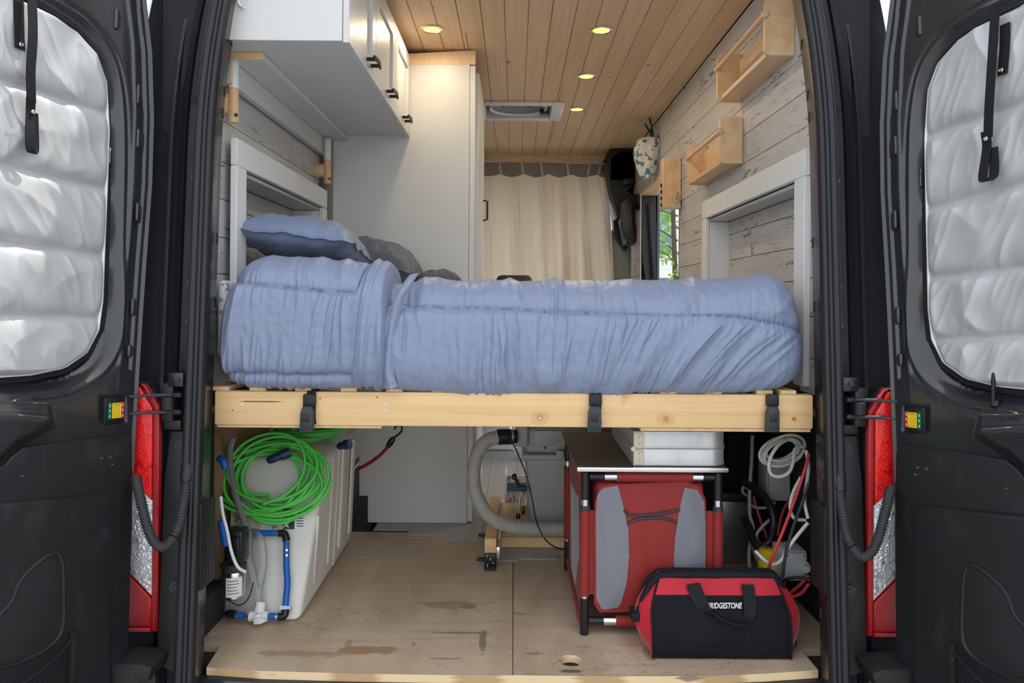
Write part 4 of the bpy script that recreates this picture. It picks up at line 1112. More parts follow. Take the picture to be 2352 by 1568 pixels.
def drape(name, xa, xb, nx, n, ztf, zbf, YF, seam, seed, capl, capr, mat, amp=1.0, YB=2.98, yoff=None, lean=lambda x: 0 * x, seam2=None):
    X = np.linspace(xa, xb, nx)
    G = np.zeros((nx, n, 3))
    for i, x in enumerate(X):
        zt = ztf(x); zb = zbf(x); k = 0.0
        if capl and x < xa + capl: k = max(k, 1 - math.sqrt(max(0, 1 - ((xa + capl - x) / capl) ** 2)))
        if capr and x > xb - capr: k = max(k, 1 - math.sqrt(max(0, 1 - ((x - xb + capr) / capr) ** 2)))
        Y, Z, ss, ny, nz = prof(YB, YF + (yoff(x) if yoff else 0) + .085 * k, zt - .055 * k, zb + .03 * k, n)
        G[i, :, 0] = x; G[i, :, 1] = Y; G[i, :, 2] = Z
        if i == 0: NY = np.zeros((nx, n)); NZ = np.zeros((nx, n)); SS = np.zeros((nx, n))
        NY[i] = ny; NZ[i] = nz; SS[i] = ss
    XX = G[:, :, 0]; Zs = G[:, :, 2]; D = np.zeros((nx, n))
    sm = seam(XX); ds = Zs - sm                          # height above the stitched line
    front = sst(-.12, -.02, SS)
    zb_a = np.array([zbf(x) for x in X])[:, None]; hb = Zs - zb_a
    low = sst(0, .05, hb)
    wob = vn(XX * 4, SS * 4, seed + 5)
    # folds slant towards the foot end
    k_ = lean(XX)
    q = XX - k_ * ds + .012 * wob
    below = sst(.004, -.03, ds); above = sst(-.004, .03, ds)
    def tight(f, ly, sd, pw): return np.maximum(0, 1 - np.abs(vn(q * f, ds * ly + 5, sd)) * 2.6) ** pw
    msk = lambda a, b, sd: .25 + .75 * sst(-.15, .35, vn(q * a, ds * b, sd))
    D += .021 * (tight(7, .9, seed + 1, 1.1) - .3) * below * low * msk(3.1, 1.2, seed + 12)
    D += .011 * (tight(16, 1.6, seed + 2, 1.2) - .3) * below * low * msk(5.0, 3.0, seed + 13)
    D += .006 * (tight(34, 4.0, seed + 3, 1.2) - .3) * below * msk(7, 6, seed + 14)
    D += .013 * (tight(9, 2.5, seed + 4, 1.3) - .3) * above * msk(4, 4, seed + 15) * front
    # fine puckers gathered along the stitching, both sides
    pk = (np.maximum(0, 1 - np.abs(vn(XX * 42 + wob, np.sign(ds) * 3 + ds * 5, seed)) * 2.2) - .4)
    D += .0065 * pk * np.exp(-np.abs(ds) / .035) * front * (.35 + .65 * sst(-.3, .3, vn(XX * 6, 0 * XX, seed + 16)))
    D += .012 * vn(XX * 3.0, SS * 4, seed + 6) + .0012 * vn(XX * 60, SS * 45, seed + 7)
    # full between stitching, pinched sharply on it
    D += .016 * (1 - np.exp(-np.abs(ds) / .020)) * front - .012 * front
    D -= .004 * np.exp(-(ds / .0028) ** 2) * front
    if seam2:
        d2 = Zs - seam2[0]; m2 = sst(seam2[1] + .01, seam2[1], XX)
        D -= (.014 * np.exp(-np.abs(d2) / .010) + .004 * np.exp(-(d2 / .0028) ** 2)) * front * m2
    D *= amp * (.3 + .7 * sst(-.22, -.06, SS))
    G[:, :, 1] += NY * D; G[:, :, 2] += NZ * D
    mb = MB().grid(G)
    mb.f.append(tuple(range(n))); mb.f.append(tuple(range((nx - 1) * n, nx * n))[::-1])
    return mb.build(name, mat, cf, smooth=85, fix=False)
YFr = 1.945
def piece(pts):
    xs = [PY(a, 700, 1.96).x for a, _ in pts]; zs = [PY(a, b, 2.0).z for a, b in pts]
    return lambda x: float(np.interp(x, xs, zs))
def piecef(pts):
    xs = [PY(a, 700, 1.95).x for a, _ in pts]; zs = [PY(a, b, 1.945).z for a, b in pts]
    return lambda x: float(np.interp(x, xs, zs))
def vec(pts):
    xs = [PY(a, 700, 1.95).x for a, _ in pts]; zs = [PY(a, b, 1.945).z for a, b in pts]
    return lambda x: np.interp(x, xs, zs)
main_top = piece([(880, 650), (930, 652), (965, 638), (1060, 650), (1130, 644), (1250, 640), (1350, 645), (1450, 640), (1600, 645), (1700, 640), (1790, 628), (1830, 632), (1862, 655)])
main_bot = piecef([(880, 898), (930, 902), (1050, 910), (1200, 912), (1330, 916), (1400, 922), (1470, 908), (1600, 908), (1750, 904), (1862, 890)])
main_seam = vec([(880, 690), (940, 696), (1100, 703), (1350, 712), (1600, 720), (1700, 728), (1800, 745), (1862, 765)])
drape('main_cover', PY(860, 700, 1.95).x, PY(1864, 700, 1.95).x, 800, 180, main_top, main_bot, YFr, main_seam, 40, 0, .10, comf, lean=lambda x: -.12 + 1.05 * sst(-.05, .62, x))
# head end, folded double and lying over the main part
fold_top = piece([(497, 640), (515, 612), (555, 592), (600, 585), (700, 590), (800, 604), (860, 600), (910, 604), (950, 622)])
fold_bot = piecef([(497, 880), (530, 888), (650, 892), (800, 893), (900, 893)])
fold_seam = vec([(497, 640), (600, 648), (700, 656), (800, 662), (820, 662), (840, 560), (960, 560)])
drape('folded_end', PY(496, 700, 1.95).x, PY(893, 700, 1.95).x, 340, 180, fold_top, fold_bot, YFr - .022, fold_seam, 77, .10, .018, comf, YB=2.22,
      yoff=lambda x: 0.0, lean=lambda x: .12 + 0 * x, seam2=(PY(650, 862, 1.945).z, PY(805, 860, 1.945).x))
# turned-back hem beside the fold, leaning to the right
hx0 = [(902, 893), (893, 850), (896, 800), (905, 740), (918, 690), (938, 650), (950, 630)]
hem_w = .011
rows = []
for a, b in [(p.x, p.y) for p in cr([Vector((x, y, 0)) for x, y in hx0], 8)]:
    p = PY(a, b, YFr - .006); t = max(0, (690 - b)) / 70
    p.y += .05 * t * t
    rows.append([(p.x + dx, p.y - .012 * math.sin(PI * k / 6) - .003 * float(vn(b / 9, k * .9, 3)), p.z + .001 * k) for k, dx in enumerate(np.linspace(-.016, .012, 7))])
MB().grid(np.array(rows)).build('turned_hem', comf_seam, cf, smooth=80, fix=False)

# pillows ------------------------------------------------------------------
def pillow(cx_, cy_, cz_, lx, ly, hz_, rz, rx, label, mat, seed, ry=0):
    n = 72
    u = np.linspace(-1, 1, n); U, V = np.meshgrid(u, u, indexing='ij')
    inner = lambda w: np.clip(1 - np.abs(w) ** 2.6, 0, 1)
    T = (inner(np.clip(U / .93, -1, 1)) * inner(np.clip(V / .95, -1, 1))) ** .5
    pull = 1 - .07 * (1 - np.abs(V) ** 2) * np.abs(U) ** 4; pull2 = 1 - .06 * (1 - np.abs(U) ** 2) * np.abs(V) ** 4
    wr = .010 * vn(U * 3, V * 3, seed) + .007 * (ridge(U * 3 + V * 2, V * 3 - U, seed + 1, 2) - .3) * (np.abs(U) > .2)
    ed = .012 * vn(U * 3.3, V * 3.3, seed + 3) * (1 - T)
    parts = []
    root = thing('pillow', label, 'pillow', (cx_, cy_, cz_ - hz_), 'pillows at the head of the bed')
    Mx = Matrix.Translation((cx_, cy_, cz_)) @ Matrix.Rotation(rz, 4, 'Z') @ Matrix.Rotation(rx, 4, 'X') @ Matrix.Rotation(ry, 4, 'Y')
    top = np.stack([U * lx * pull2 ** 0 * pull, V * ly * pull2, hz_ * T + wr * T + ed + .001], -1)
    bot = np.stack([U * lx * pull, V * ly * pull2, -hz_ * .7 * T + wr * T + ed - .001], -1)
    mb = MB().grid(top); mb.grid(bot[::-1])
    mb.map(lambda x, y, z: tuple(Mx @ Vector((x, y, z)))); mb.build('pillow_case', mat, root, smooth=80, fix=False)
    rim = [tuple(Mx @ Vector(top[i, 0])) for i in range(n)] + [tuple(Mx @ Vector(top[-1, j])) for j in range(n)] + [tuple(Mx @ Vector(top[i, -1])) for i in range(n - 1, -1, -1)] + [tuple(Mx @ Vector(top[0, j])) for j in range(n - 1, -1, -1)]
    MB().tube(rim[::2], .0016, 5, closed=True).build('piping', mat, root)
p = PY(692, 560, 2.35)
pillow(p.x, 2.46, 1.13, .188, .31, .085, R(3), R(-4), 'blue-grey pillow lying on top of another against the window surround', pillm, 5, R(6))
pillow(p.x + .01, 2.48, 1.0, .190, .28, .060, R(0), R(0), 'dark blue pillow added to fill the shaded gap beneath the top pillow behind the folded comforter', pilln, 6, R(3))
p = PY(868, 590, 2.9)
pillow(p.x - .03, 2.955, 1.10, .195, .16, .10, R(-6), R(0), 'blue-grey pillow, coloured darker for shade, leaning by the tall cabinet behind the first pillow', pilld, 9, R(12))
p = PY(990, 640, 2.95)
pillow(p.x + .02, 3.02, 1.035, .095, .10, .045, R(10), 0, 'small charcoal pillow peeking over the comforter by the tall cabinet', pillg, 13)

# ================================================================== UNDER THE BED, TANK SIDE
def hull(pts, bev, seg=3):
    bm = bmesh.new()
    for p in pts: bm.verts.new(p)
    r = bmesh.ops.convex_hull(bm, input=bm.verts)
    bmesh.ops.dissolve_limit(bm, angle_limit=R(1), verts=bm.verts, edges=bm.edges)
    if bev: bmesh.ops.bevel(bm, geom=list(bm.edges), offset=bev, segments=seg, affect='EDGES', profile=.5)
    return MB().addbm(bm)
def cable(name, label, cat, pts, r, mat, group=None, n=8, k=8):
    return tag(MB().tube(cr(pts, k), r, n).build(name, mat, None, smooth=60), label, cat, group)

tk = thing('water_tank', 'translucent white plastic water tank under the head end of the bed', 'tank', (-.76, 2.6, .003))
hull([(-.885, 2.245, .003), (-.70, 2.195, .003), (-.632, 2.20, .003), (-.645, 2.97, .003), (-.905, 2.97, .003),
      (-.885, 2.43, .44), (-.612, 2.43, .44), (-.628, 2.97, .45), (-.905, 2.97, .45)], .016).build('body', tankm, tk)
for y, dz in ((2.36, 0), (2.54, .0), (2.70, .0), (2.86, 0)):
    zt2 = min(.42, (y - 2.2) * 1.6 + .02) if y < 2.5 else .42
    mb = MB().prism([(-.637, y - .018, .06), (-.637, y + .018, .06), (-.622, y + .018, zt2), (-.622, y - .018, zt2)], (.009, 0, 0), .005); mb.build('side_rib', tankm, tk)
MB().tube([(-.636, 2.62, .02), (-.618, 2.62, .43)], .003, 6).build('mould_seam', tankm, tk)
# front face frame: point on the slanted front at a pixel
fo = Vector((-.76, 2.198, .003)); fn = Vector((0, -.44, .232)).normalized()
def TF(px, py, off=.004):
    x, z = ray(px, py); rd = Vector((x, 1, z)); o = Vector((0, 0, EYE)); t = (fo + fn * off - o).dot(fn) / rd.dot(fn); return o + rd * t
def decal(nm, x0, y0, x1, y1, m, off, par):
    q = [TF(x0, y1, off), TF(x1, y1, off), TF(x1, y0, off), TF(x0, y0, off)]
    return MB().prism(q, fn * .0008).build(nm, m, par)
decal('paper_label', 622, 1168, 648, 1212, M('paper_cream', (.62, .58, .48), .7), .002, tk)
lb1 = decal('green_sticker', 650, 1168, 676, 1215, M('sticker_green', (.02, .06, .045), .5), .002, tk)
decal('white_sticker', 677, 1166, 701, 1215, whitep, .002, tk)
decal('paper_label', 530, 1165, 598, 1215, M('paper_tan', (.55, .47, .34), .8), .0015, tk)
upv = Vector((0, .47, .88)).normalized()
text('705-2', .022, darktext, tk, frame4(TF(635, 1196, .0035), upv, (-1, 0, 0)), 'label_text')
text('LAS', .022, darktext, tk, frame4(TF(543, 1196, .0030), upv, (-1, 0, 0)), 'label_text')
text('X', .022, whitetext, lb1, frame4(TF(658, 1205, .0035), upv, (-1, 0, 0)), 'logo', bold=.001)
for k in range(7): decal('print_line', 681, 1171 + k * 6, 697, 1173 + k * 6, darktext, .003, tk)

# green extension cords
def coil(name, label, cen, e1, e2, r1, r2, turns, seed, tail, rad=.0052):
    rnd = random.Random(seed); n3 = e1.cross(e2).normalized(); n3 = n3 if n3.z > 0 else -n3; pts = []
    ph = rnd.random() * 6; N_ = turns * 10
    jit = [(rnd.uniform(.5, 1.08), rnd.uniform(.42, 1.1), rnd.uniform(-.035, .035), rnd.uniform(-.03, .03)) for _ in range(turns + 2)]
    for i in range(N_ + 1):
        q = 2 * PI * i / 10 + ph; t = i / 10; a = int(t); f = t - a; f = f * f * (3 - 2 * f)
        j = [jit[a][k] * (1 - f) + jit[a + 1][k] * f for k in range(4)]
        pts.append(cen + e1 * (r1 * j[0] * math.cos(q) + j[2]) + e2 * (r2 * j[1] * math.sin(q) + j[3]) + n3 * (.012 + .026 * (i / N_) + .008 * rnd.random()))
    return pts + tail
def ext_cord(name, label, pts, plugs):
    r = thing(name, label, 'cord', pts[0], 'green extension cords')
    MB().tube(cr(pts, 5), .0053, 7).build('cable', greenc, r, smooth=60)
    for p, ax, l in plugs:
        ax = Vector(ax).normalized()
        MB().lathe(Vector(p) - ax * l / 2, ax, [(0, .009), (l * .15, .0135), (l * .55, .0135), (l * .6, .017), (l, .017)], 14).build('plug', navy, r)
c0 = TF(634, 1098, .012); e2 = -upv
pts = coil('c', '', c0, Vector((1, 0, 0)), e2, .185, .125, 11, 4, [])
ext_cord('extension_cord', 'big bright green extension cord coil draped over the tank front', pts, [(TF(640, 1048, .06), (.8, .2, .3), .075)])
c1 = Vector((PY(700, 1012, 2.62).x, 2.68, .456))
pts = coil('c', '', c1, Vector((1, 0, 0)), Vector((0, 1, 0)), .135, .16, 7, 8, [])
ext_cord('extension_cord', 'smaller green extension cord coil lying flat on top of the tank', pts, [(PY(790, 1022, 2.56), (.9, -.3, .25), .05)])

# pump
pu = thing('water_pump', 'small silver and black water pump mounted beside the tank', 'pump', PY(535, 1370, 2.16))
pc = PY(537, 1370, 2.16)
MB().lathe((pc.x, 2.16, pc.z), (0, 0, 1), [(0, .028), (.004, .033), (.07, .033), (.078, .031)], 28).build('motor', silver, pu)
mbl = MB(); A_ = []
for z in (.010, .066): A_.append([(pc.x + .0335 * math.sin(q), 2.16 - .0335 * math.cos(q), pc.z + z) for q in np.linspace(-.35, 1.1, 12)])
ml = mbl.grid(np.array(A_)).build('motor_label', whitep, pu, fix=False)
for k in range(5):
    a_ = []
    for z in (.02 + k * .009, .022 + k * .009): a_.append([(pc.x + .0338 * math.sin(q), 2.16 - .0338 * math.cos(q), pc.z + z) for q in np.linspace(-.2, .8 - .1 * (k % 3), 8)])
    MB().grid(np.array(a_)).build('label_print', darktext, ml, fix=False)
MB().lathe((pc.x, 2.16, pc.z + .079), (0, 0, 1), [(0, .034), (.018, .036), (.022, .032)], 24).build('collar', dkgrey, pu)
MB().box((pc.x - .02, 2.13, pc.z + .102), (pc.x + .035, 2.19, pc.z + .20), .008).build('pump_head', plast_s, pu)
MB().box((pc.x + .005, 2.118, pc.z + .12), (pc.x + .03, 2.13, pc.z + .185), .004).build('switch_cap', plast_s, pu)
MB().tube([(pc.x - .012, 2.125, pc.z + .11), (pc.x - .012, 2.105, pc.z + .11)], .009, 12).build('port', plast_s, pu)
MB().box((-.925, 2.10, .0005), (-.870, 2.24, pc.z + .02), .004).build('mount_block', M('black_carpet', (.02, .02, .02), .95, bump=((200, 200, 200), .6, .004, 3)), pu)
MB().tube(cr([(pc.x - .01, 2.13, pc.z + .005), (pc.x + .03, 2.12, pc.z - .008), (pc.x + .055, 2.125, pc.z + .01), (pc.x + .065, 2.14, pc.z + .05)], 6), .0018, 6).build('lead', rubber, pu)

# blue pipe run with elbows, clamps and a white three-way valve
bp = thing('pipe_run', 'blue water pipe with black elbows and white three-way valve on the tank front', 'pipe', TF(594, 1430, .03))
o3 = .030
def tf(x, y, o=o3): return TF(x, y, o)
MB().tube([tf(590, 1224), tf(640, 1224)], .0095, 14).build('pipe', bluep, bp)
MB().tube(cr([tf(658, 1245), tf(658, 1300), tf(660, 1340), tf(655, 1398)], 6), .0095, 14).build('pipe', bluep, bp)
MB().tube([tf(538, 1411), tf(562, 1413)], .0095, 14).build('pipe', bluep, bp)
MB().tube([tf(618, 1415), tf(640, 1415)], .0095, 14).build('pipe', bluep, bp)
MB().tube(cr([tf(640, 1224), tf(652, 1225), tf(657, 1234), tf(658, 1243)], 5), .0115, 12).build('elbow', plast_s, bp)
MB().tube(cr([tf(640, 1416), tf(650, 1415), tf(655, 1408), tf(655, 1400)], 5), .0115, 12).build('elbow', plast_s, bp)
MB().tube([tf(526, 1409, .0), tf(532, 1410), tf(542, 1411)], .012, 12).build('elbow', plast_s, bp)
MB().tube([tf(578, 1223), tf(592, 1224)], .012, 12).build('elbow', plast_s, bp)
for x, y, x2, y2 in ((637, 1224, 642, 1224), (658, 1238, 658, 1243), (658, 1262, 658, 1267), (658, 1274, 658, 1279), (541, 1411, 546, 1411), (634, 1415, 639, 1415)):
    MB().tube([tf(x, y), tf(x2, y2)], .0108, 14).build('clamp', silver, bp)
MB().prism([tf(648, 1392, .012), tf(672, 1394, .012), tf(672, 1400, .012), tf(648, 1402, .012)], fn * .028).build('pipe_clip', M('clip_clear', (.55, .68, .8), .3), bp)
vb = MB().lathe(tf(594, 1415) - Vector((.028, 0, 0)), (1, 0, 0), [(0, .011), (.002, .0145), (.02, .0145), (.022, .012), (.034, .012), (.036, .0145), (.054, .0145), (.056, .011)], 18).build('valve_body', whitep, bp)
MB().lathe(tf(594, 1414), upv, [(.0, .012), (.008, .0125), (.012, .0155), (.036, .0155), (.038, .011)], 18).build('valve_collar', whitep, vb)
hc = tf(594, 1418, o3 + .012)
MB().lathe(hc, (0, -1, 0), [(0, .014), (.008, .013), (.010, .010)], 16).build('valve_boss', whitep, vb)
MB().prism([hc + Vector((-.010, -.010, -.013)), hc + Vector((.012, -.010, -.012)), hc + Vector((.026, -.010, -.004)), hc + Vector((.024, -.010, .003)), hc + Vector((.006, -.010, .006)), hc + Vector((-.008, -.010, .002))], (0, -.008, 0), .002).build('valve_lever', whitep, vb)

cable('clear_hose', 'clear vinyl hose rising from the white valve and bowing outward', 'hose',
      [tf(594, 1388), tf(594, 1360, .035), tf(602, 1320, .045), tf(606, 1280, .05), tf(600, 1240, .05), tf(585, 1222, .045), tf(574, 1232, .045), tf(572, 1270, .048), tf(580, 1310, .044), tf(590, 1350, .04)], .0105, clearh, n=12)
hq = [tf(572, 1232, .05), tf(562, 1200, .05), tf(550, 1165, .05), tf(540, 1130, .05)]
cable('clear_hose', 'grey translucent hose running up the tank under the green cord', 'hose', hq + [TF(532, 1090, .05), TF(528, 1060, .06), PY(528, 1030, 2.30), PY(536, 1002, 2.28)], .0105, M('grey_hose', (.30, .31, .31), .2, trans=.3), n=12)
cable('blue_hose', 'short blue hose beside the pump head', 'hose', [PY(508, 1195, 2.13), PY(513, 1225, 2.13), PY(518, 1255, 2.12)], .010, bluep, n=12)
cable('white_cable', 'white cable curving in front of the pump', 'cable', [PY(507, 1140, 2.1), PY(512, 1180, 2.09), PY(522, 1220, 2.085), PY(531, 1265, 2.085), PY(545, 1300, 2.09), PY(563, 1313, 2.11)], .0048, whitep)
cable('blue_cable', 'blue water line with white band at the lining by the hose end', 'hose', [PY(504, 1052, 2.2), PY(512, 1058, 2.19), PY(518, 1075, 2.19)], .011, bluep, n=12)

# bungee
bg_ = thing('bungee_cord', 'red bungee cord with black hook stretched toward the cabinet panel', 'cord', PY(822, 1075, 2.9))
MB().tube(cr([PY(822, 1078, 2.93), PY(828, 1074, 2.92), PY(850, 1062, 2.9), PY(875, 1043, 2.86), PY(893, 1023, 2.84)], 6), .0068, 10).build('elastic', M('bungee_red', (.30, .008, .03), .7), bg_)
MB().lathe(PY(891, 1025, 2.84), PY(905, 1004, 2.83) - PY(891, 1025, 2.84), [(0, .010), (.02, .013), (.038, .011), (.045, .006)], 12).build('end_cap', plast_s, bg_)
MB().tube(cr([PY(904, 1005, 2.83), PY(914, 998, 2.83), PY(922, 990, 2.83), PY(923, 980, 2.83), PY(915, 976, 2.83), PY(908, 981, 2.83), PY(907, 986, 2.83)], 6), .0042, 8).build('hook', plast_s, bg_)

# composting toilet on a slide-out frame
to = thing('portable_toilet', 'grey plastic portable toilet on the wooden slide frame', 'toilet', (.22, 3.05, .06))
tx = PY(1207, 1100, 2.86).x
hull([(tx + .012, 2.90, .068), (.40, 2.90, .068), (.40, 3.28, .068), (tx + .012, 3.28, .068), (tx, 2.86, .36), (.42, 2.86, .36), (.42, 3.32, .36), (tx, 3.32, .36)], .018).build('base_bin', toiletm, to)
MB().box((tx - .014, 2.845, .345), (.434, 3.33, .368), .008).build('base_rim', toiletm, to)
MB().box((tx - .002, 2.86, .3685), (.42, 3.31, .47), .02, 3).build('upper_shell', toiletm, to)
MB().box((tx + .01, 2.93, .4705), (.41, 3.30, .52), .02, 3).build('seat_lid', toiletm, to)
MB().prism([(tx + .03, 2.859, .40), (tx + .10, 2.859, .40), (tx + .13, 2.859, .42), (tx + .30, 2.859, .42), (tx + .30, 2.859, .46), (tx + .03, 2.859, .46)], (0, -.008, 0), .006).build('shell_relief', toiletm, to)
a = PY(1183, 1025, 2.84); b = PY(1206, 985, 2.84)
MB().box((a.x, 2.83, a.z), (b.x + .01, 2.90, b.z + .01), .004).build('fan_box', toiletm, to)
for px, py in ((1252, 1028), (1289, 1042)):
    MB().lathe(PY(px, py, 2.858), (0, -1, 0), [(0, .005), (.004, .005)], 10).build('screw', dkgrey, to)
MB().box((PY(1278, 1045, 2.83).x, 2.825, PY(1278, 1053, 2.83).z), (PY(1295, 1045, 2.83).x, 2.845, PY(1278, 1035, 2.83).z), .002).build('latch_plate', greyp, to)
cr_ = thing('crank_handle', 'black and chrome crank lever on the side of the portable toilet', 'handle', PY(1190, 1190, 2.82))
MB().tube(cr([PY(1182, 1088, 2.82), PY(1183, 1096, 2.82), PY(1188, 1108, 2.82), PY(1196, 1118, 2.82)], 4), [.007] * 5 + [.006] * 8, 10).build('lever', plast_s, cr_)
MB().lathe(PY(1181, 1094, 2.82), (0, -1, 0), [(-.01, .009), (.006, .011), (.012, .006)], 14).build('knob', plast_s, cr_)
MB().box(PY(1187, 1128, 2.825), PY(1205, 1118, 2.83) + Vector((.01, .02, 0)), .002).build('pivot', dkgrey, cr_)
MB().tube([PY(1196, 1128, 2.82), PY(1191, 1178, 2.82)], .0038, 10).build('rod', silver, cr_)
MB().lathe(PY(1189.5, 1190, 2.82), PY(1191, 1176, 2.82) - PY(1189.5, 1190, 2.82), [(0, .008), (.005, .0095), (.02, .007)], 12).build('grip', plast_s, cr_)
MB().box(PY(1198, 1182, 2.84), PY(1206, 1164, 2.84) + Vector((0, .02, 0)), .003).build('stop', plast_s, cr_)

sf = thing('slide_frame', 'pine slide-out frame with black bracket and drawer rail on the floor', 'frame', (-.05, 2.8, .005))
fx0, fx1 = PY(1113, 1250, 2.66).x, PY(1140, 1250, 2.66).x
MB().box((fx0, 2.66, .052), (fx1, 3.25, .104), .003).build('side_beam', lumber, sf)
MB().box((fx0, 2.652, .0055), (fx1, 2.6595, .052), .002).build('bracket', plast_s, sf)
MB().box((fx0, 2.62, .0055), (fx1, 2.6515, .011), .001).build('bracket_foot', plast_s, sf)
for dx, dz in ((.01, .045), (.031, .02), (.022, .033), (.011, .014)): MB().lathe((fx0 + dx, 2.652, dz), (0, -1, 0), [(0, .004), (.002, .003)], 10).build('screw', silver, sf)
MB().box((fx1 + .0005, 2.655, .03), (fx1 + .014, 3.25, .075), .003).build('drawer_rail', silver, sf)
MB().box((fx1 + .014, 2.86, .0055), (.45, 2.90, .047), .003).build('cross_beam', lumber, sf)
MB().box((fx1 + .014, 2.862, .0475), (.45, 3.3, .059), .002).build('tray_board', slatw, sf)
MB().box((fx0, 2.9, .0055), (fx1, 3.2, .0515), .002).build('runner', dkgrey, sf)
for px, py in ((1104, 1282), (1107, 1226)):
    p = PZ(px, py, .012); MB().box((p.x - .014, p.y - .01, .0055), (fx0, p.y + .01, .014), .002).build('lock_lever', plast_s, sf)
st_ = thing('folding_step', 'small white printed step with a blue stripe beside the toilet', 'step', (-.01, 3.36, .06))
a, b = PY(1162, 1168, 3.34), PY(1208, 1092, 3.34)
MB().box((a.x, 3.34, a.z - .10), (b.x, 3.36, b.z), .003).build('printed_face', stepm, st_)
MB().box((a.x, 3.336, PY(1162, 1128, 3.34).z), (b.x, 3.3395, PY(1162, 1108, 3.34).z), .0005, 1).build('blue_stripe', bluestripe, st_)
for q in (a.x - .006, ): MB().box((q, 3.33, a.z - .10), (q + .010, 3.50, b.z + .006), .002).build('side_leg', whitep, st_)
MB().box((a.x - .02, 3.30, .005), (b.x + .02, 3.55, a.z - .1), .002).build('base_board', lumber, st_)

# ribbed hose
rh = thing('ribbed_hose', 'translucent ribbed vacuum hose curving from the toilet fan to the floor', 'hose', PY(1180, 1215, 2.83))
hp_ = [PY(1146, 1003, 2.80), PY(1118, 1012, 2.80), PY(1098, 1038, 2.79), PY(1089, 1075, 2.78), PY(1089, 1115, 2.77), PY(1100, 1150, 2.76), PY(1124, 1184, 2.76), PY(1162, 1206, 2.77), PY(1215, 1214, 2.78), PY(1300, 1216, 2.78)]
pts = resample(cr(hp_, 12), .0027)
MB().tube(pts, [.0275 if i % 3 == 0 else .0245 for i in range(len(pts))], 18).build('sleeve', clearhose2, rh, smooth=25)
a, b = PY(1143, 1003, 2.80), PY(1186, 1002, 2.82)
MB().lathe(a, b - a, [(0, .029), (.003, .0295), (.044, .0295), (.047, .026), ((b - a).length, .026)], 22).build('coupling', plast_s, rh)
MB().lathe(a + (b - a) * .64, b - a, [(0, .0305), (.009, .0305)], 24).build('hose_clamp', silver, rh)
MB().box(a + (b - a) * .64 + Vector((-.002, -.008, .028)), a + (b - a) * .64 + Vector((.012, .006, .044)), .002).build('clamp_screw', silver, rh)
cable('thin_cable', 'thin black cable hanging from the hose coupling down to the slide frame', 'cable', [PY(1168, 1003, 2.765), PY(1182, 1025, 2.76), PY(1195, 1055, 2.76), PY(1210, 1095, 2.76), PY(1222, 1145, 2.74), PY(1232, 1195, 2.72), PY(1250, 1235, 2.70), PY(1275, 1256, 2.70), PY(1300, 1262, 2.72)], .0026, rubber, n=6)
sbn = thing('storage_bin', 'white bin standing on the pale floor far inside the van', 'bin', (-.15, 4.8, .005))
MB().box((-.30, 4.70, .005), (.02, 4.95, .17), .02, 3).build('tub', whitep, sbn)
MB().box((-.31, 4.69, .171), (.03, 4.96, .19), .008, 2).build('lid', whitep, sbn)

# ================================================================== UNDER THE BED, CUPBOARD SIDE
cb = thing('camp_cupboard', 'red and grey fabric folding camp cupboard with tubular frame and slat top', 'cupboard', (.39, 2.4, .002))
fy = 2.133; by_ = 2.64
xL, xR = PY(1343, 1300, fy).x, PY(1648, 1300, fy).x
xLb, xRb = xL - .012, xR
zf = lambda py: PY(1400, py, fy).z
def tube2(n, a, b, r, m, par=cb): return MB().tube([a, b], r, 14).build(n, m, par)
TOP = zf(1090)
for x, y in ((xL, fy), (xR, fy), (xLb, by_), (xRb, by_)):
    tube2('post_foot', (x, y, .002), (x, y, zf(1372)), .0125, plast_s)
    tube2('post_ring', (x, y, zf(1372)), (x, y, zf(1366)), .0118, silver)
    tube2('post_sleeve', (x, y, zf(1366)), (x, y, zf(1165)), .0145, redfab)
    tube2('sleeve_cuff', (x, y, zf(1172)), (x, y, zf(1160)), .0150, dkgrey)
    tube2('post_ring', (x, y, zf(1162)), (x, y, zf(1146)), .0125, silver)
    tube2('post_head', (x, y, zf(1146)), (x, y, TOP + .008), .0125, plast_s)
for z, ys in ((TOP - .005, (fy, by_)), (zf(1425), (fy, by_))):
    for y in ys:
        xa = [xL + .012, xL + .055, xL + .09, xR - .075, xR - .045, xR - .012]
        for a_, b_, m_, r_, nm in ((0, 1, plast_s, .0115, 'rail_joint'), (1, 2, silver, .0125, 'rail_ring'), (2, 3, redfab, .0148, 'rail_sleeve'), (3, 4, silver, .0125, 'rail_ring'), (4, 5, plast_s, .0115, 'rail_joint')):
            tube2(nm, (xa[a_], y, z), (xa[b_], y, z), r_, m_)
for x in (xL - .006, xR):
    for z in (TOP - .005, zf(1425)): tube2('side_rail', (x, fy + .012, z), (x, by_ - .012, z), .0135, redfab)
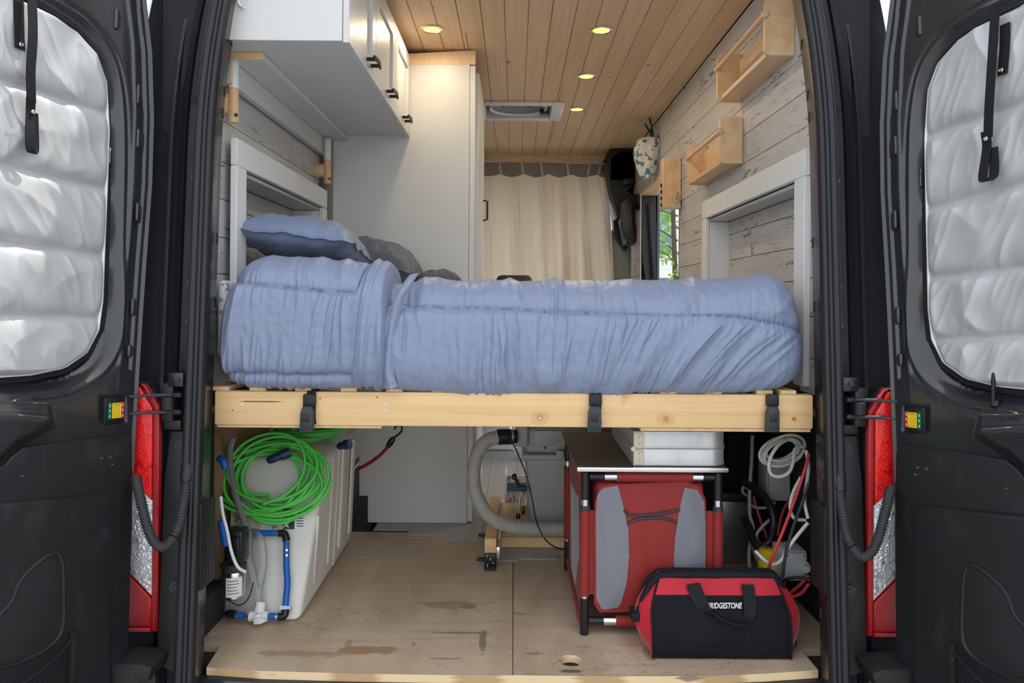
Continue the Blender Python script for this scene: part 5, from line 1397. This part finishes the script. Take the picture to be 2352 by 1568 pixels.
# fabric body: bulging front
zc0, zc1 = zf(1405), zf(1104); xc0, xc1 = PY(1364, 1300, fy).x, PY(1622, 1300, fy).x
def bulge_y(x, z):
    u_ = (x - (xc0 + xc1) / 2) / ((xc1 - xc0) / 2); v_ = (z - (zc0 + zc1) / 2) / ((zc1 - zc0) / 2)
    return fy - .004 - .022 * max(0, 1 - abs(u_) ** 3) * max(0, 1 - abs(v_) ** 3)
def patch(nm, poly, off, m, par):
    """polygon of pixels laid on the bulging front"""
    P_ = np.array([[PY(x, y, fy).x, PY(x, y, fy).z] for x, y in poly]); lo, hi = P_.min(0), P_.max(0)
    nn = 34; g = np.stack(np.meshgrid(np.linspace(lo[0], hi[0], nn), np.linspace(lo[1], hi[1], nn + 14), indexing='ij'), -1)
    # squash each row of the grid to the outline
    rows = []
    for z in np.linspace(lo[1] + 1e-4, hi[1] - 1e-4, nn + 14):
        xs_ = []
        for a_, b_ in zip(P_, np.roll(P_, -1, 0)):
            if (a_[1] <= z) != (b_[1] <= z): xs_.append(a_[0] + (z - a_[1]) / (b_[1] - a_[1]) * (b_[0] - a_[0]))
        if len(xs_) < 2: continue
        x0_, x1_ = min(xs_), max(xs_); row = []
        for x in np.linspace(x0_, x1_, nn):
            row.append((x, bulge_y(x, z) - off - .003 * float(vn(x * 26, z * 9, 5)), z))
        rows.append(row)
    return MB().grid(np.array(rows)).build(nm, m, par, smooth=80, fix=False)
fr_ = patch('front_panel', [(1364, 1200), (1366, 1150), (1378, 1118), (1410, 1105), (1575, 1105), (1606, 1116), (1620, 1145), (1622, 1200), (1622, 1380), (1612, 1405), (1376, 1405), (1364, 1385)], 0, redfab, cb)
patch('grey_patch', [(1368, 1180), (1372, 1132), (1388, 1117), (1418, 1113), (1430, 1160), (1440, 1210), (1442, 1270), (1437, 1330), (1425, 1380), (1416, 1397), (1382, 1397), (1369, 1372)], .0015, greyfab, fr_)
patch('grey_patch', [(1571, 1117), (1598, 1120), (1616, 1150), (1619, 1200), (1618, 1375), (1606, 1397), (1572, 1397), (1560, 1370), (1546, 1310), (1543, 1280), (1546, 1230), (1554, 1180), (1563, 1140)], .0015, greyfab, fr_)
for arc in ([(1432, 1166), (1440, 1176), (1470, 1177), (1520, 1172), (1557, 1166)], [(1437, 1196), (1455, 1188), (1495, 1183), (1530, 1186), (1550, 1195)]):
    L_ = [PY(x, y, fy) for x, y in arc]; MB().tube(cr([Vector((p.x, bulge_y(p.x, p.z) - .002, p.z)) for p in L_], 6), .0042, 8).build('pocket_piping', dkgrey, fr_)
MB().box((xc0 + .004, fy + .006, zc0 + .01), (xc1 - .004, by_ - .02, zc1 - .004), .02, 3).build('fabric_body', redfab, cb)
MB().box((xL + .014, fy + .002, zf(1365)), (xc0 + .004, fy + .005, zf(1172))).build('front_web', redfab, cb)
MB().box((xc1 - .004, fy + .002, zf(1365)), (xR - .012, fy + .005, zf(1172))).build('front_web', redfab, cb)
MB().box((xL - .010, fy + .02, zf(1412)), (xL - .003, by_ - .02, TOP - .01), .002).build('side_panel', redfab, cb)
MB().prism([(xL - .0105, fy + .06, zf(1300)), (xL - .0105, fy + .16, zf(1395)), (xL - .0105, by_ - .2, zf(1395)), (xL - .0105, by_ - .14, zf(1180)), (xL - .0105, fy + .10, zf(1160))], (-.004, 0, 0), .001).build('side_patch', greyfab, cb)
# slat top
x0, x1 = PY(1325, 1076, 2.115).x, PY(1672, 1076, 2.115).x
zt0 = PY(1400, 1082, 2.115).z
tt = MB().box((x0, 2.105, zt0), (x1, 2.118, zt0 + .013), .002).build('front_edge', silver, cb)
ys_ = 2.1185; k = 0
while ys_ < 2.66:
    MB().box((x0 - .006 * (ys_ - 2.1) / .5, ys_, zt0 + .002), (x1, ys_ + .034, zt0 + .0125), .002, 1).build('top_slat', slattop, cb); ys_ += .0355
# folded aluminium case on the slat top
ac = thing('aluminium_case', 'folded double-tray aluminium case lying on the red cupboard', 'case', (.47, 2.3, zt0 + .014))
ax0, ax1 = PY(1455, 1030, 2.13).x, PY(1672, 1030, 2.13).x
zA = zt0 + .0135; hh = (PY(1500, 990, 2.13).z - zA) / 2
def rr_plan(xa, xb, ya, yb, r, z):
    o = [(xa, ya, z)]
    o += [(xb - r + r * math.sin(q), ya + r - r * math.cos(q), z) for q in np.linspace(0, PI / 2, 8)]
    o += [(xb - r + r * math.cos(q), yb - r + r * math.sin(q), z) for q in np.linspace(0, PI / 2, 8)]
    o += [(xa, yb, z)]; return o
for i in range(2):
    t_ = MB().prism(rr_plan(ax0, ax1, 2.13, 2.60, .05, zA + i * hh + .0005), (0, 0, hh - .002), .002).build('tray', alum, ac)
    for zz in (zA + i * hh + .001, zA + (i + 1) * hh - .004):
        MB().prism(rr_plan(ax0 - .001, ax1 + .002, 2.127, 2.602, .052, zz), (0, 0, .003)).build('tray_rim', alum, t_)
for i in range(2):
    hb_ = MB().box((ax0 - .001, 2.124, zA + i * hh + .004), (ax0 + .029, 2.1268, zA + (i + 1) * hh - .004), .001, 1).build('hinge_plate', brass, ac)
    for q in (.3, .7): MB().lathe((ax0 + .018, 2.124, zA + hh * (i + q)), (0, -1, 0), [(0, .0045), (.002, .003)], 12).build('rivet', silver, hb_)
MB().lathe((ax0 - .002, 2.120, zA + hh), (0, 1, 0), [(0, .007), (.008, .007)], 14).build('hinge_pin', brass, ac)

# tool bag ---------------------------------------------------------------
tb = thing('tool_bag', 'black and red gate-mouth tool bag with white lettering on the plywood', 'bag', (.55, 2.05, .001))
lx0, lx1 = PZ(1500, 1514, 0).x, PZ(1815, 1514, 0).x
yb0 = PZ(1600, 1516, 0).y
mid = (lx0 + lx1) / 2; hw = (lx1 - lx0) / 2
def bagring(t):
    """t 0..1 height; gives half-width of the front seam, gusset bulge, y front, y back, z"""
    z = .004 + .205 * t
    wf = hw * (1 - .16 * max(0, t - .55) ** 1.3 / .45 ** 1.3) * (1 + .012 * math.sin(PI * t))
    gl = .050 * math.sin(PI * min(1, t * 1.02)) ** .8 * (1 - .25 * t)
    yf = yb0 + .012 * (1 - math.sin(PI * min(1, t * 1.4 + .1)) ** .5) + .055 * t ** 2.2
    ybk = yb0 + .120 - .03 * t ** 1.8
    return wf, gl, yf, ybk, z
nt_ = 36
def seg(which, t0, t1, nn):
    rows = []
    for t in np.linspace(t0, t1, nt_):
        wf, gl, yf, ybk, z = bagring(t); row = []
        for k in range(nn):
            s_ = k / (nn - 1)
            if which == 'front': x = mid - wf + 2 * wf * s_; y = yf - .010 * math.sin(PI * s_) ** .5 * math.sin(PI * min(1, t + .05)) + .003 * float(vn(x * 14, z * 14, 3))
            elif which == 'back': x = mid + wf - 2 * wf * s_; y = ybk + .008 * math.sin(PI * s_)
            elif which == 'right': x = mid + wf + gl * math.sin(PI * s_) * (.75 + .25 * math.sin(2 * PI * s_)) + .004 * float(vn(s_ * 5, z * 20, 8)) * math.sin(PI * s_); y = yf + (ybk - yf) * s_
            else: x = mid - wf - gl * 1.05 * math.sin(PI * s_) * (.8 + .2 * math.cos(PI * s_)) + .004 * float(vn(s_ * 5, z * 20, 9)) * math.sin(PI * s_); y = ybk + (yf - ybk) * s_
            row.append((x, y, z))
        rows.append(row)
    return MB().grid(np.array(rows))
fp = seg('front', 0, .76, 60).build('front_panel', bagblack, tb, smooth=80, fix=False)
seg('front', .76, 1, 60).build('red_band', bagred, tb, smooth=80, fix=False)
seg('back', 0, 1, 20).build('back_panel', bagblack, tb, smooth=80, fix=False)
seg('right', 0, 1, 16).build('gusset', bagred, tb, smooth=80, fix=False)
seg('left', 0, 1, 16).build('gusset', bagred, tb, smooth=80, fix=False)
for sg in (-1, 1):
    pp = []
    for t in np.linspace(0, 1, 24):
        wf, gl, yf, ybk, z = bagring(t); pp.append((mid + sg * wf, yf - .002, z))
    MB().tube(pp, .0032, 6).build('piping', webbing, tb)
pl_ = [(mid - hw, yb0 + .012, .003), (mid + hw, yb0 + .012, .003), (mid + hw, yb0 + .118, .003), (mid - hw, yb0 + .118, .003)]
MB().prism(pl_, (0, 0, .004)).build('base', bagblack, tb)
for fx in (-.22, .42): # pocket stitching
    pp = [];
    for t in np.linspace(.12, .70, 14):
        wf, gl, yf, ybk, z = bagring(t); s_ = .5 + fx / 2; pp.append((mid + fx * wf * 1.0, yf - .0105 * math.sin(PI * s_) ** .5 * math.sin(PI * min(1, t + .05)) - .0008, z))
    MB().tube(pp, .0016, 5).build('pocket_seam', webbing, fp)
pp = []
for x in np.linspace(-.95, .95, 30):
    wf, gl, yf, ybk, z = bagring(.13); s_ = .5 + x / 2; pp.append((mid + x * wf, yf - .0105 * math.sin(PI * s_) ** .5 * math.sin(PI * .18) - .0008, z))
MB().tube(pp, .0016, 5).build('pocket_seam', webbing, fp)
# mouth frame
ty_ = yb0 + .060
fr1 = [PY(1466, 1412, ty_ - .005), PY(1476, 1380, ty_ + .004), PY(1492, 1345, ty_ + .006), PY(1508, 1328, ty_ + .008), PY(1530, 1320, ty_ + .008), PY(1640, 1320, ty_ + .008), PY(1760, 1320, ty_ + .008), PY(1784, 1330, ty_ + .008), PY(1796, 1352, ty_ + .008)]
MB().tube(cr(fr1, 6), .0105, 10).build('mouth_frame', webbing, tb)
MB().tube(cr([p + Vector((0, .026, .0)) for p in fr1], 6), .0105, 10).build('mouth_frame', webbing, tb)
a = PY(1464, 1417, ty_ - .012); MB().box(a + Vector((-.016, -.006, -.012)), a + Vector((.010, .05, .012)), .004).build('frame_end', webbing, tb)
a = PY(1600, 1315, ty_ + .02); MB().strip([a + Vector((-.035, 0, -.01)), a + Vector((-.03, 0, .006)), a + Vector((.0, .01, .003)), a + Vector((.03, .01, -.004))], (0, .012, 0), .003).build('zip_pull', webbing, tb)
# front handle straps
yh = yb0 - .006
def yfront(px, py):
    z_ = PY(px, py, yb0 + .02).z; t = max(0, min(1, (z_ - .004) / .205)); wf, gl, yf, ybk, z = bagring(t); return yf - .018
ha = [(1592, 1340), (1600, 1362), (1611, 1385), (1625, 1405), (1655, 1421), (1690, 1432), (1712, 1430), (1722, 1412), (1722, 1380), (1717, 1342)]
L_ = [PY(x, y, yfront(x, y)) for x, y in ha]
wd = [Vector((.0185, 0, .003)), Vector((.018, 0, .006)), Vector((.016, -.003, .008)), Vector((.009, -.012, .006)), Vector((.0, -.016, .004)), Vector((.0, -.016, .004)), Vector((.004, -.014, .003)), Vector((.012, -.008, 0)), Vector((.016, -.002, 0)), Vector((.017, 0, 0))]
LL = cr(L_, 5); WW = cr(wd, 5)
MB().strip(LL, [Vector(q) for q in WW], .0035).build('handle', webbing, tb)
tx_ = PY(1661, 1402, 1.965)
text('BRIDGESTONE', .0205, whitetext, tb, frame4((tx_.x + .0115, yfront(1660, 1402) + .0075, tx_.z), (1, 0, .006), (0, .12, 1)) @ Matrix.Diagonal((.66, 1, 1, 1)), 'lettering', shear=.22, bold=.0005, spacing=1.06)

# electrics on the right
eb_ = thing('inverter', 'black finned inverter on the dark panel behind the camp cupboard', 'inverter', (.7, 2.8, .2))
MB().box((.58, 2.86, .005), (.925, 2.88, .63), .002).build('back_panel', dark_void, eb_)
MB().box((.60, 2.76, .33), (.80, 2.859, .56), .006).build('case', plast_s, eb_)
for k in range(9): MB().box((.605, 2.735, .345 + k * .023), (.795, 2.7595, .353 + k * .023), .002).build('fin', plast_s, eb_)
ms = thing('metal_plate', 'bare aluminium plate standing behind the red cupboard', 'plate', (.68, 2.74, .003))
MB().box((PY(1652, 1200, 2.72).x, 2.72, .002), (PY(1722, 1200, 2.72).x, 2.724, PY(1680, 1152, 2.72).z), .001).build('sheet', steel, ms)
MB().box((PY(1652, 1200, 2.72).x, 2.712, PY(1680, 1150, 2.72).z), (PY(1722, 1200, 2.72).x, 2.724, PY(1680, 1132, 2.72).z), .002).build('rail', dkgrey, ms)

def jbox(px0, py0, px1, py1, Y, dep, label, knob=False):
    a, b = PY(px0, py1, Y), PY(px1, py0, Y)
    r = thing('junction_box', label, 'box', a, 'grey electrical boxes')
    MB().box((a.x, Y + .010, a.z), (b.x, Y + dep, b.z), .003).build('body', greyp, r)
    l = MB().box((a.x + .003, Y, a.z + .003), (b.x - .003, Y + .0095, b.z - .003), .003).build('cover', greyp, r)
    for x in (a.x + .01, b.x - .01):
        for z in (a.z + .01, b.z - .01): MB().lathe((x, Y, z), (0, -1, 0), [(0, .003), (.0015, .0025)], 8).build('screw', silver, l)
    if knob: MB().lathe((b.x - .012, Y, (a.z + b.z) / 2), (0, -1, 0), [(0, .018), (.004, .018), (.004, .011), (.02, .011)], 16).build('knockout', greyp, l)
jbox(1763, 1062, 1818, 1152, 2.45, .10, 'grey metal junction box under the white cable coil')
jbox(1800, 1268, 1856, 1336, 2.16, .10, 'grey metal junction box low down beside the tool bag', True)
def cab(name, label, pix, r, m, n=8, k=7): return cable(name, label, 'cable', [PY(x, y, Y) for x, y, Y in pix], r, m, 'loose electrical cables', n, k)
# white coil
rnd = random.Random(3); pts = []
for i in range(6 * 10 + 1):
    q = 2 * PI * i / 10; t = i / 60; f = 1 - .28 * abs(math.sin(t * 9))
    pts.append((1795 + 52 * f * math.cos(q) + 6 * math.sin(t * 7), 1035 + 34 * f * math.sin(q) - 10 * math.cos(q) + 5 * math.cos(t * 11), 2.22 + .03 * t + .01 * rnd.random()))
cab('cable_coil', 'loose coil of off-white cable hanging under the bed beam', pts, .0046, whitecab, 7, 4)
cab('power_cable', 'off-white cable drooping in a loop below the cable coil', [(1812, 1008, 2.19), (1790, 1020, 2.17), (1772, 1045, 2.16), (1766, 1070, 2.16), (1772, 1089, 2.16), (1792, 1094, 2.16), (1812, 1084, 2.16), (1822, 1060, 2.17), (1826, 1032, 2.19), (1845, 1025, 2.2)], .0055, whitecab)
cab('power_cable', 'off-white cable running down along the lining from the coil', [(1852, 1035, 2.12), (1857, 1070, 2.10), (1853, 1110, 2.10), (1848, 1150, 2.10), (1856, 1190, 2.09)], .0052, whitecab)
cab('power_cable', 'off-white cable bowing past the junction box to the lining', [(1840, 1095, 2.14), (1822, 1130, 2.14), (1815, 1165, 2.14), (1825, 1190, 2.13), (1852, 1194, 2.12)], .0052, whitecab)
cab('power_cable', 'pair of off-white cables sweeping down toward the yellow canister', [(1856, 1200, 2.10), (1835, 1225, 2.10), (1812, 1255, 2.11), (1795, 1285, 2.12), (1775, 1296, 2.13), (1755, 1285, 2.14), (1735, 1265, 2.16)], .0055, whitecab)
cab('power_cable', 'off-white cable looping between metal plate and black hose', [(1722, 1125, 2.5), (1708, 1118, 2.5), (1706, 1130, 2.5), (1718, 1140, 2.5), (1722, 1155, 2.48), (1740, 1166, 2.45), (1768, 1163, 2.42), (1780, 1153, 2.42)], .0052, greycab)
cab('power_cable', 'straight grey cable dropping behind the black hose', [(1728, 1000, 2.5), (1726, 1060, 2.48), (1722, 1120, 2.46), (1722, 1180, 2.44), (1730, 1215, 2.42), (1720, 1270, 2.36), (1725, 1330, 2.3)], .0062, greycab)
cab('power_cable', 'grey cable fanning from the tie toward the yellow canister', [(1726, 1250, 2.40), (1738, 1280, 2.36), (1748, 1310, 2.32), (1752, 1330, 2.3)], .0055, greycab)
cab('power_cable', 'grey cable crossing above the black hose loop', [(1768, 1193, 2.38), (1750, 1210, 2.38), (1737, 1230, 2.38), (1745, 1248, 2.38), (1765, 1252, 2.38)], .0055, greycab)
cab('power_cable', 'taut red cable slanting down across the electrics', [(1858, 1042, 2.09), (1848, 1080, 2.08), (1828, 1140, 2.08), (1800, 1215, 2.09), (1775, 1275, 2.10), (1762, 1318, 2.12)], .0048, redcab)
cab('power_cable', 'dark grey cable slanting down beside the red one', [(1858, 1108, 2.09), (1840, 1160, 2.09), (1820, 1215, 2.10), (1805, 1270, 2.11), (1797, 1325, 2.12)], .0048, dkgrey)
cab('power_cable', 'dull red cable behind the black hose loop', [(1730, 1140, 2.5), (1742, 1180, 2.48), (1758, 1225, 2.46), (1772, 1260, 2.44)], .0055, redcab)
cab('power_cable', 'red cable dropping behind the junction box into the dark', [(1812, 1150, 2.4), (1800, 1170, 2.38), (1792, 1195, 2.36), (1785, 1230, 2.34)], .0045, redcab)
cab('power_cable', 'pinkish red cable looping behind the end of the tool bag', [(1858, 1322, 2.12), (1835, 1345, 2.14), (1808, 1365, 2.16), (1800, 1350, 2.16), (1802, 1330, 2.16)], .005, redcab)
cab('power_cable', 'pinkish red cable bending low beside the tool bag', [(1858, 1340, 2.10), (1840, 1362, 2.12), (1812, 1372, 2.14), (1800, 1366, 2.15)], .005, redcab)
cab('power_cable', 'short black cable curving over the tool bag end', [(1790, 1338, 2.14), (1812, 1328, 2.12), (1840, 1326, 2.10), (1862, 1332, 2.08)], .005, rubber)
cab('black_hose', 'thick black hose bent in a loop beside the red cupboard', [(1706, 1105, 2.5), (1728, 1118, 2.44), (1752, 1135, 2.40), (1770, 1165, 2.36), (1777, 1200, 2.34), (1770, 1238, 2.34), (1750, 1256, 2.34), (1733, 1245, 2.36), (1722, 1215, 2.40), (1710, 1190, 2.44)], .0125, rubber, 12)
yc = thing('yellow_canister', 'yellow plastic canister tucked behind the tool bag', 'canister', PY(1764, 1330, 2.25))
p = PY(1764, 1345, 2.26)
MB().lathe(p, (0, 0, 1), [(0, .028), (.003, .031), (.075, .031), (.085, .026), (.09, .026), (.092, .029), (.108, .029), (.112, .024)], 22).build('body', yellow, yc)
p = PY(1712, 1312, 2.3)
tag(MB().lathe(p, (-.3, -1, .2), [(0, .008), (.01, .014), (.03, .017), (.045, .017), (.045, .012), (.03, .011)], 18).build('yellow_plug', yellow), 'small yellow connector end beside the red cupboard', 'connector')
p = PY(1822, 1370, 2.14)
sp = thing('hand_tool', 'dark metal cylinder leaning beside the tool bag', 'tool', (p.x, 2.12, .002))
MB().tube([PZ(1822, 1484, .01), PZ(1822, 1484, .01) + Vector((.012, .02, .07))], .008, 12).build('barrel', dkgrey, sp)
MB().tube([PZ(1822, 1484, .01) + Vector((.012, .02, .07)), PZ(1822, 1484, .01) + Vector((.020, .028, .10))], .005, 10).build('neck', steel, sp)

# ================================================================== OUTSIDE
gr = MB().box((-40, -30, -.80), (40, 60, -.70)).build('ground', concrete); structure(gr)
hs_root = thing('house', 'white clapboard house with dark windows seen through the sliding door', 'house', (4, 14, -.7))
hx0_, hx1_, hy = 1.6, 8.0, 13.5
z = -.68; k = 0
while z < 4.6:
    MB().prism([(hx0_, hy, z), (hx1_, hy, z), (hx1_, hy, z + .2), (hx0_, hy, z + .2)], (0, -.02, 0)).build('clapboard', sidingm, hs_root)
    z += .203
MB().box((hx0_, hy + .001, -.7), (hx1_, hy + 6, 4.7)).build('wall', sidingm, hs_root)
for (a, b, c, d) in ((2.35, 2.9, 1.75, 3.0), (2.2, 2.75, -.1, .75), (4.2, 5.2, 1.6, 3.0)):
    wn = MB().box((a, hy - .05, c), (b, hy - .021, d), .005, 1).build('window', M('win_frame', (.75, .76, .76), .5), hs_root)
    MB().box((a + .05, hy - .056, c + .05), (b - .05, hy - .051, d - .05)).build('pane', glassm, wn)
MB().prism([(hx0_ - .3, hy - .4, 4.7), (hx1_ + .3, hy - .4, 4.7), (hx1_ + .3, hy + 3, 6.6), (hx0_ - .3, hy + 3, 6.6)], (0, 0, .15)).build('roof', rooftm, hs_root)
MB().prism([(2.1, hy - .6, .80), (3.6, hy - .6, .80), (3.6, hy, 1.35), (2.1, hy, 1.35)], (0, 0, .06)).build('porch_roof', rooftm, hs_root)
tr = thing('tree', 'young leafy green tree outside the open sliding door', 'tree', (2.0, 9.0, -.7))
MB().tube(cr([(2.0, 9.0, -.7), (1.98, 9.0, .4), (1.95, 9.02, 1.4), (1.9, 9.0, 2.6)], 6), [.05 - .0015 * i for i in range(19)], 8).build('trunk', barkm, tr)
rnd = random.Random(5); lv = MB()
for b_ in range(16):
    z0 = .2 + b_ * .15; q = rnd.uniform(0, 2 * PI); L_ = rnd.uniform(.25, .5)
    base = Vector((1.98, 9.0, z0)); tip = base + Vector((math.cos(q) * L_, math.sin(q) * L_, rnd.uniform(.05, .35)))
    MB().tube([base, (base + tip) / 2 + Vector((0, 0, .04)), tip], [.012, .008, .004], 5).build('branch', barkm, tr)
    for k in range(26):
        c = base.lerp(tip, rnd.uniform(.25, 1.1)) + Vector((rnd.gauss(0, .06), rnd.gauss(0, .06), rnd.gauss(0, .06)))
        d1 = Vector((rnd.gauss(0, 1), rnd.gauss(0, 1), rnd.gauss(0, .6))).normalized(); d2 = d1.orthogonal().normalized(); s_ = rnd.uniform(.03, .055)
        lv.add([c - d1 * s_, c - d1 * s_ * .3 + d2 * s_ * .55, c + d1 * s_ * .5 + d2 * s_ * .35, c + d1 * s_, c + d1 * s_ * .5 - d2 * s_ * .35, c - d1 * s_ * .3 - d2 * s_ * .55], [(0, 1, 2, 3, 4, 5)])
lo_ = lv.build('leaves', leafm, tr, smooth=0, fix=False); lo_['kind'] = 'stuff'
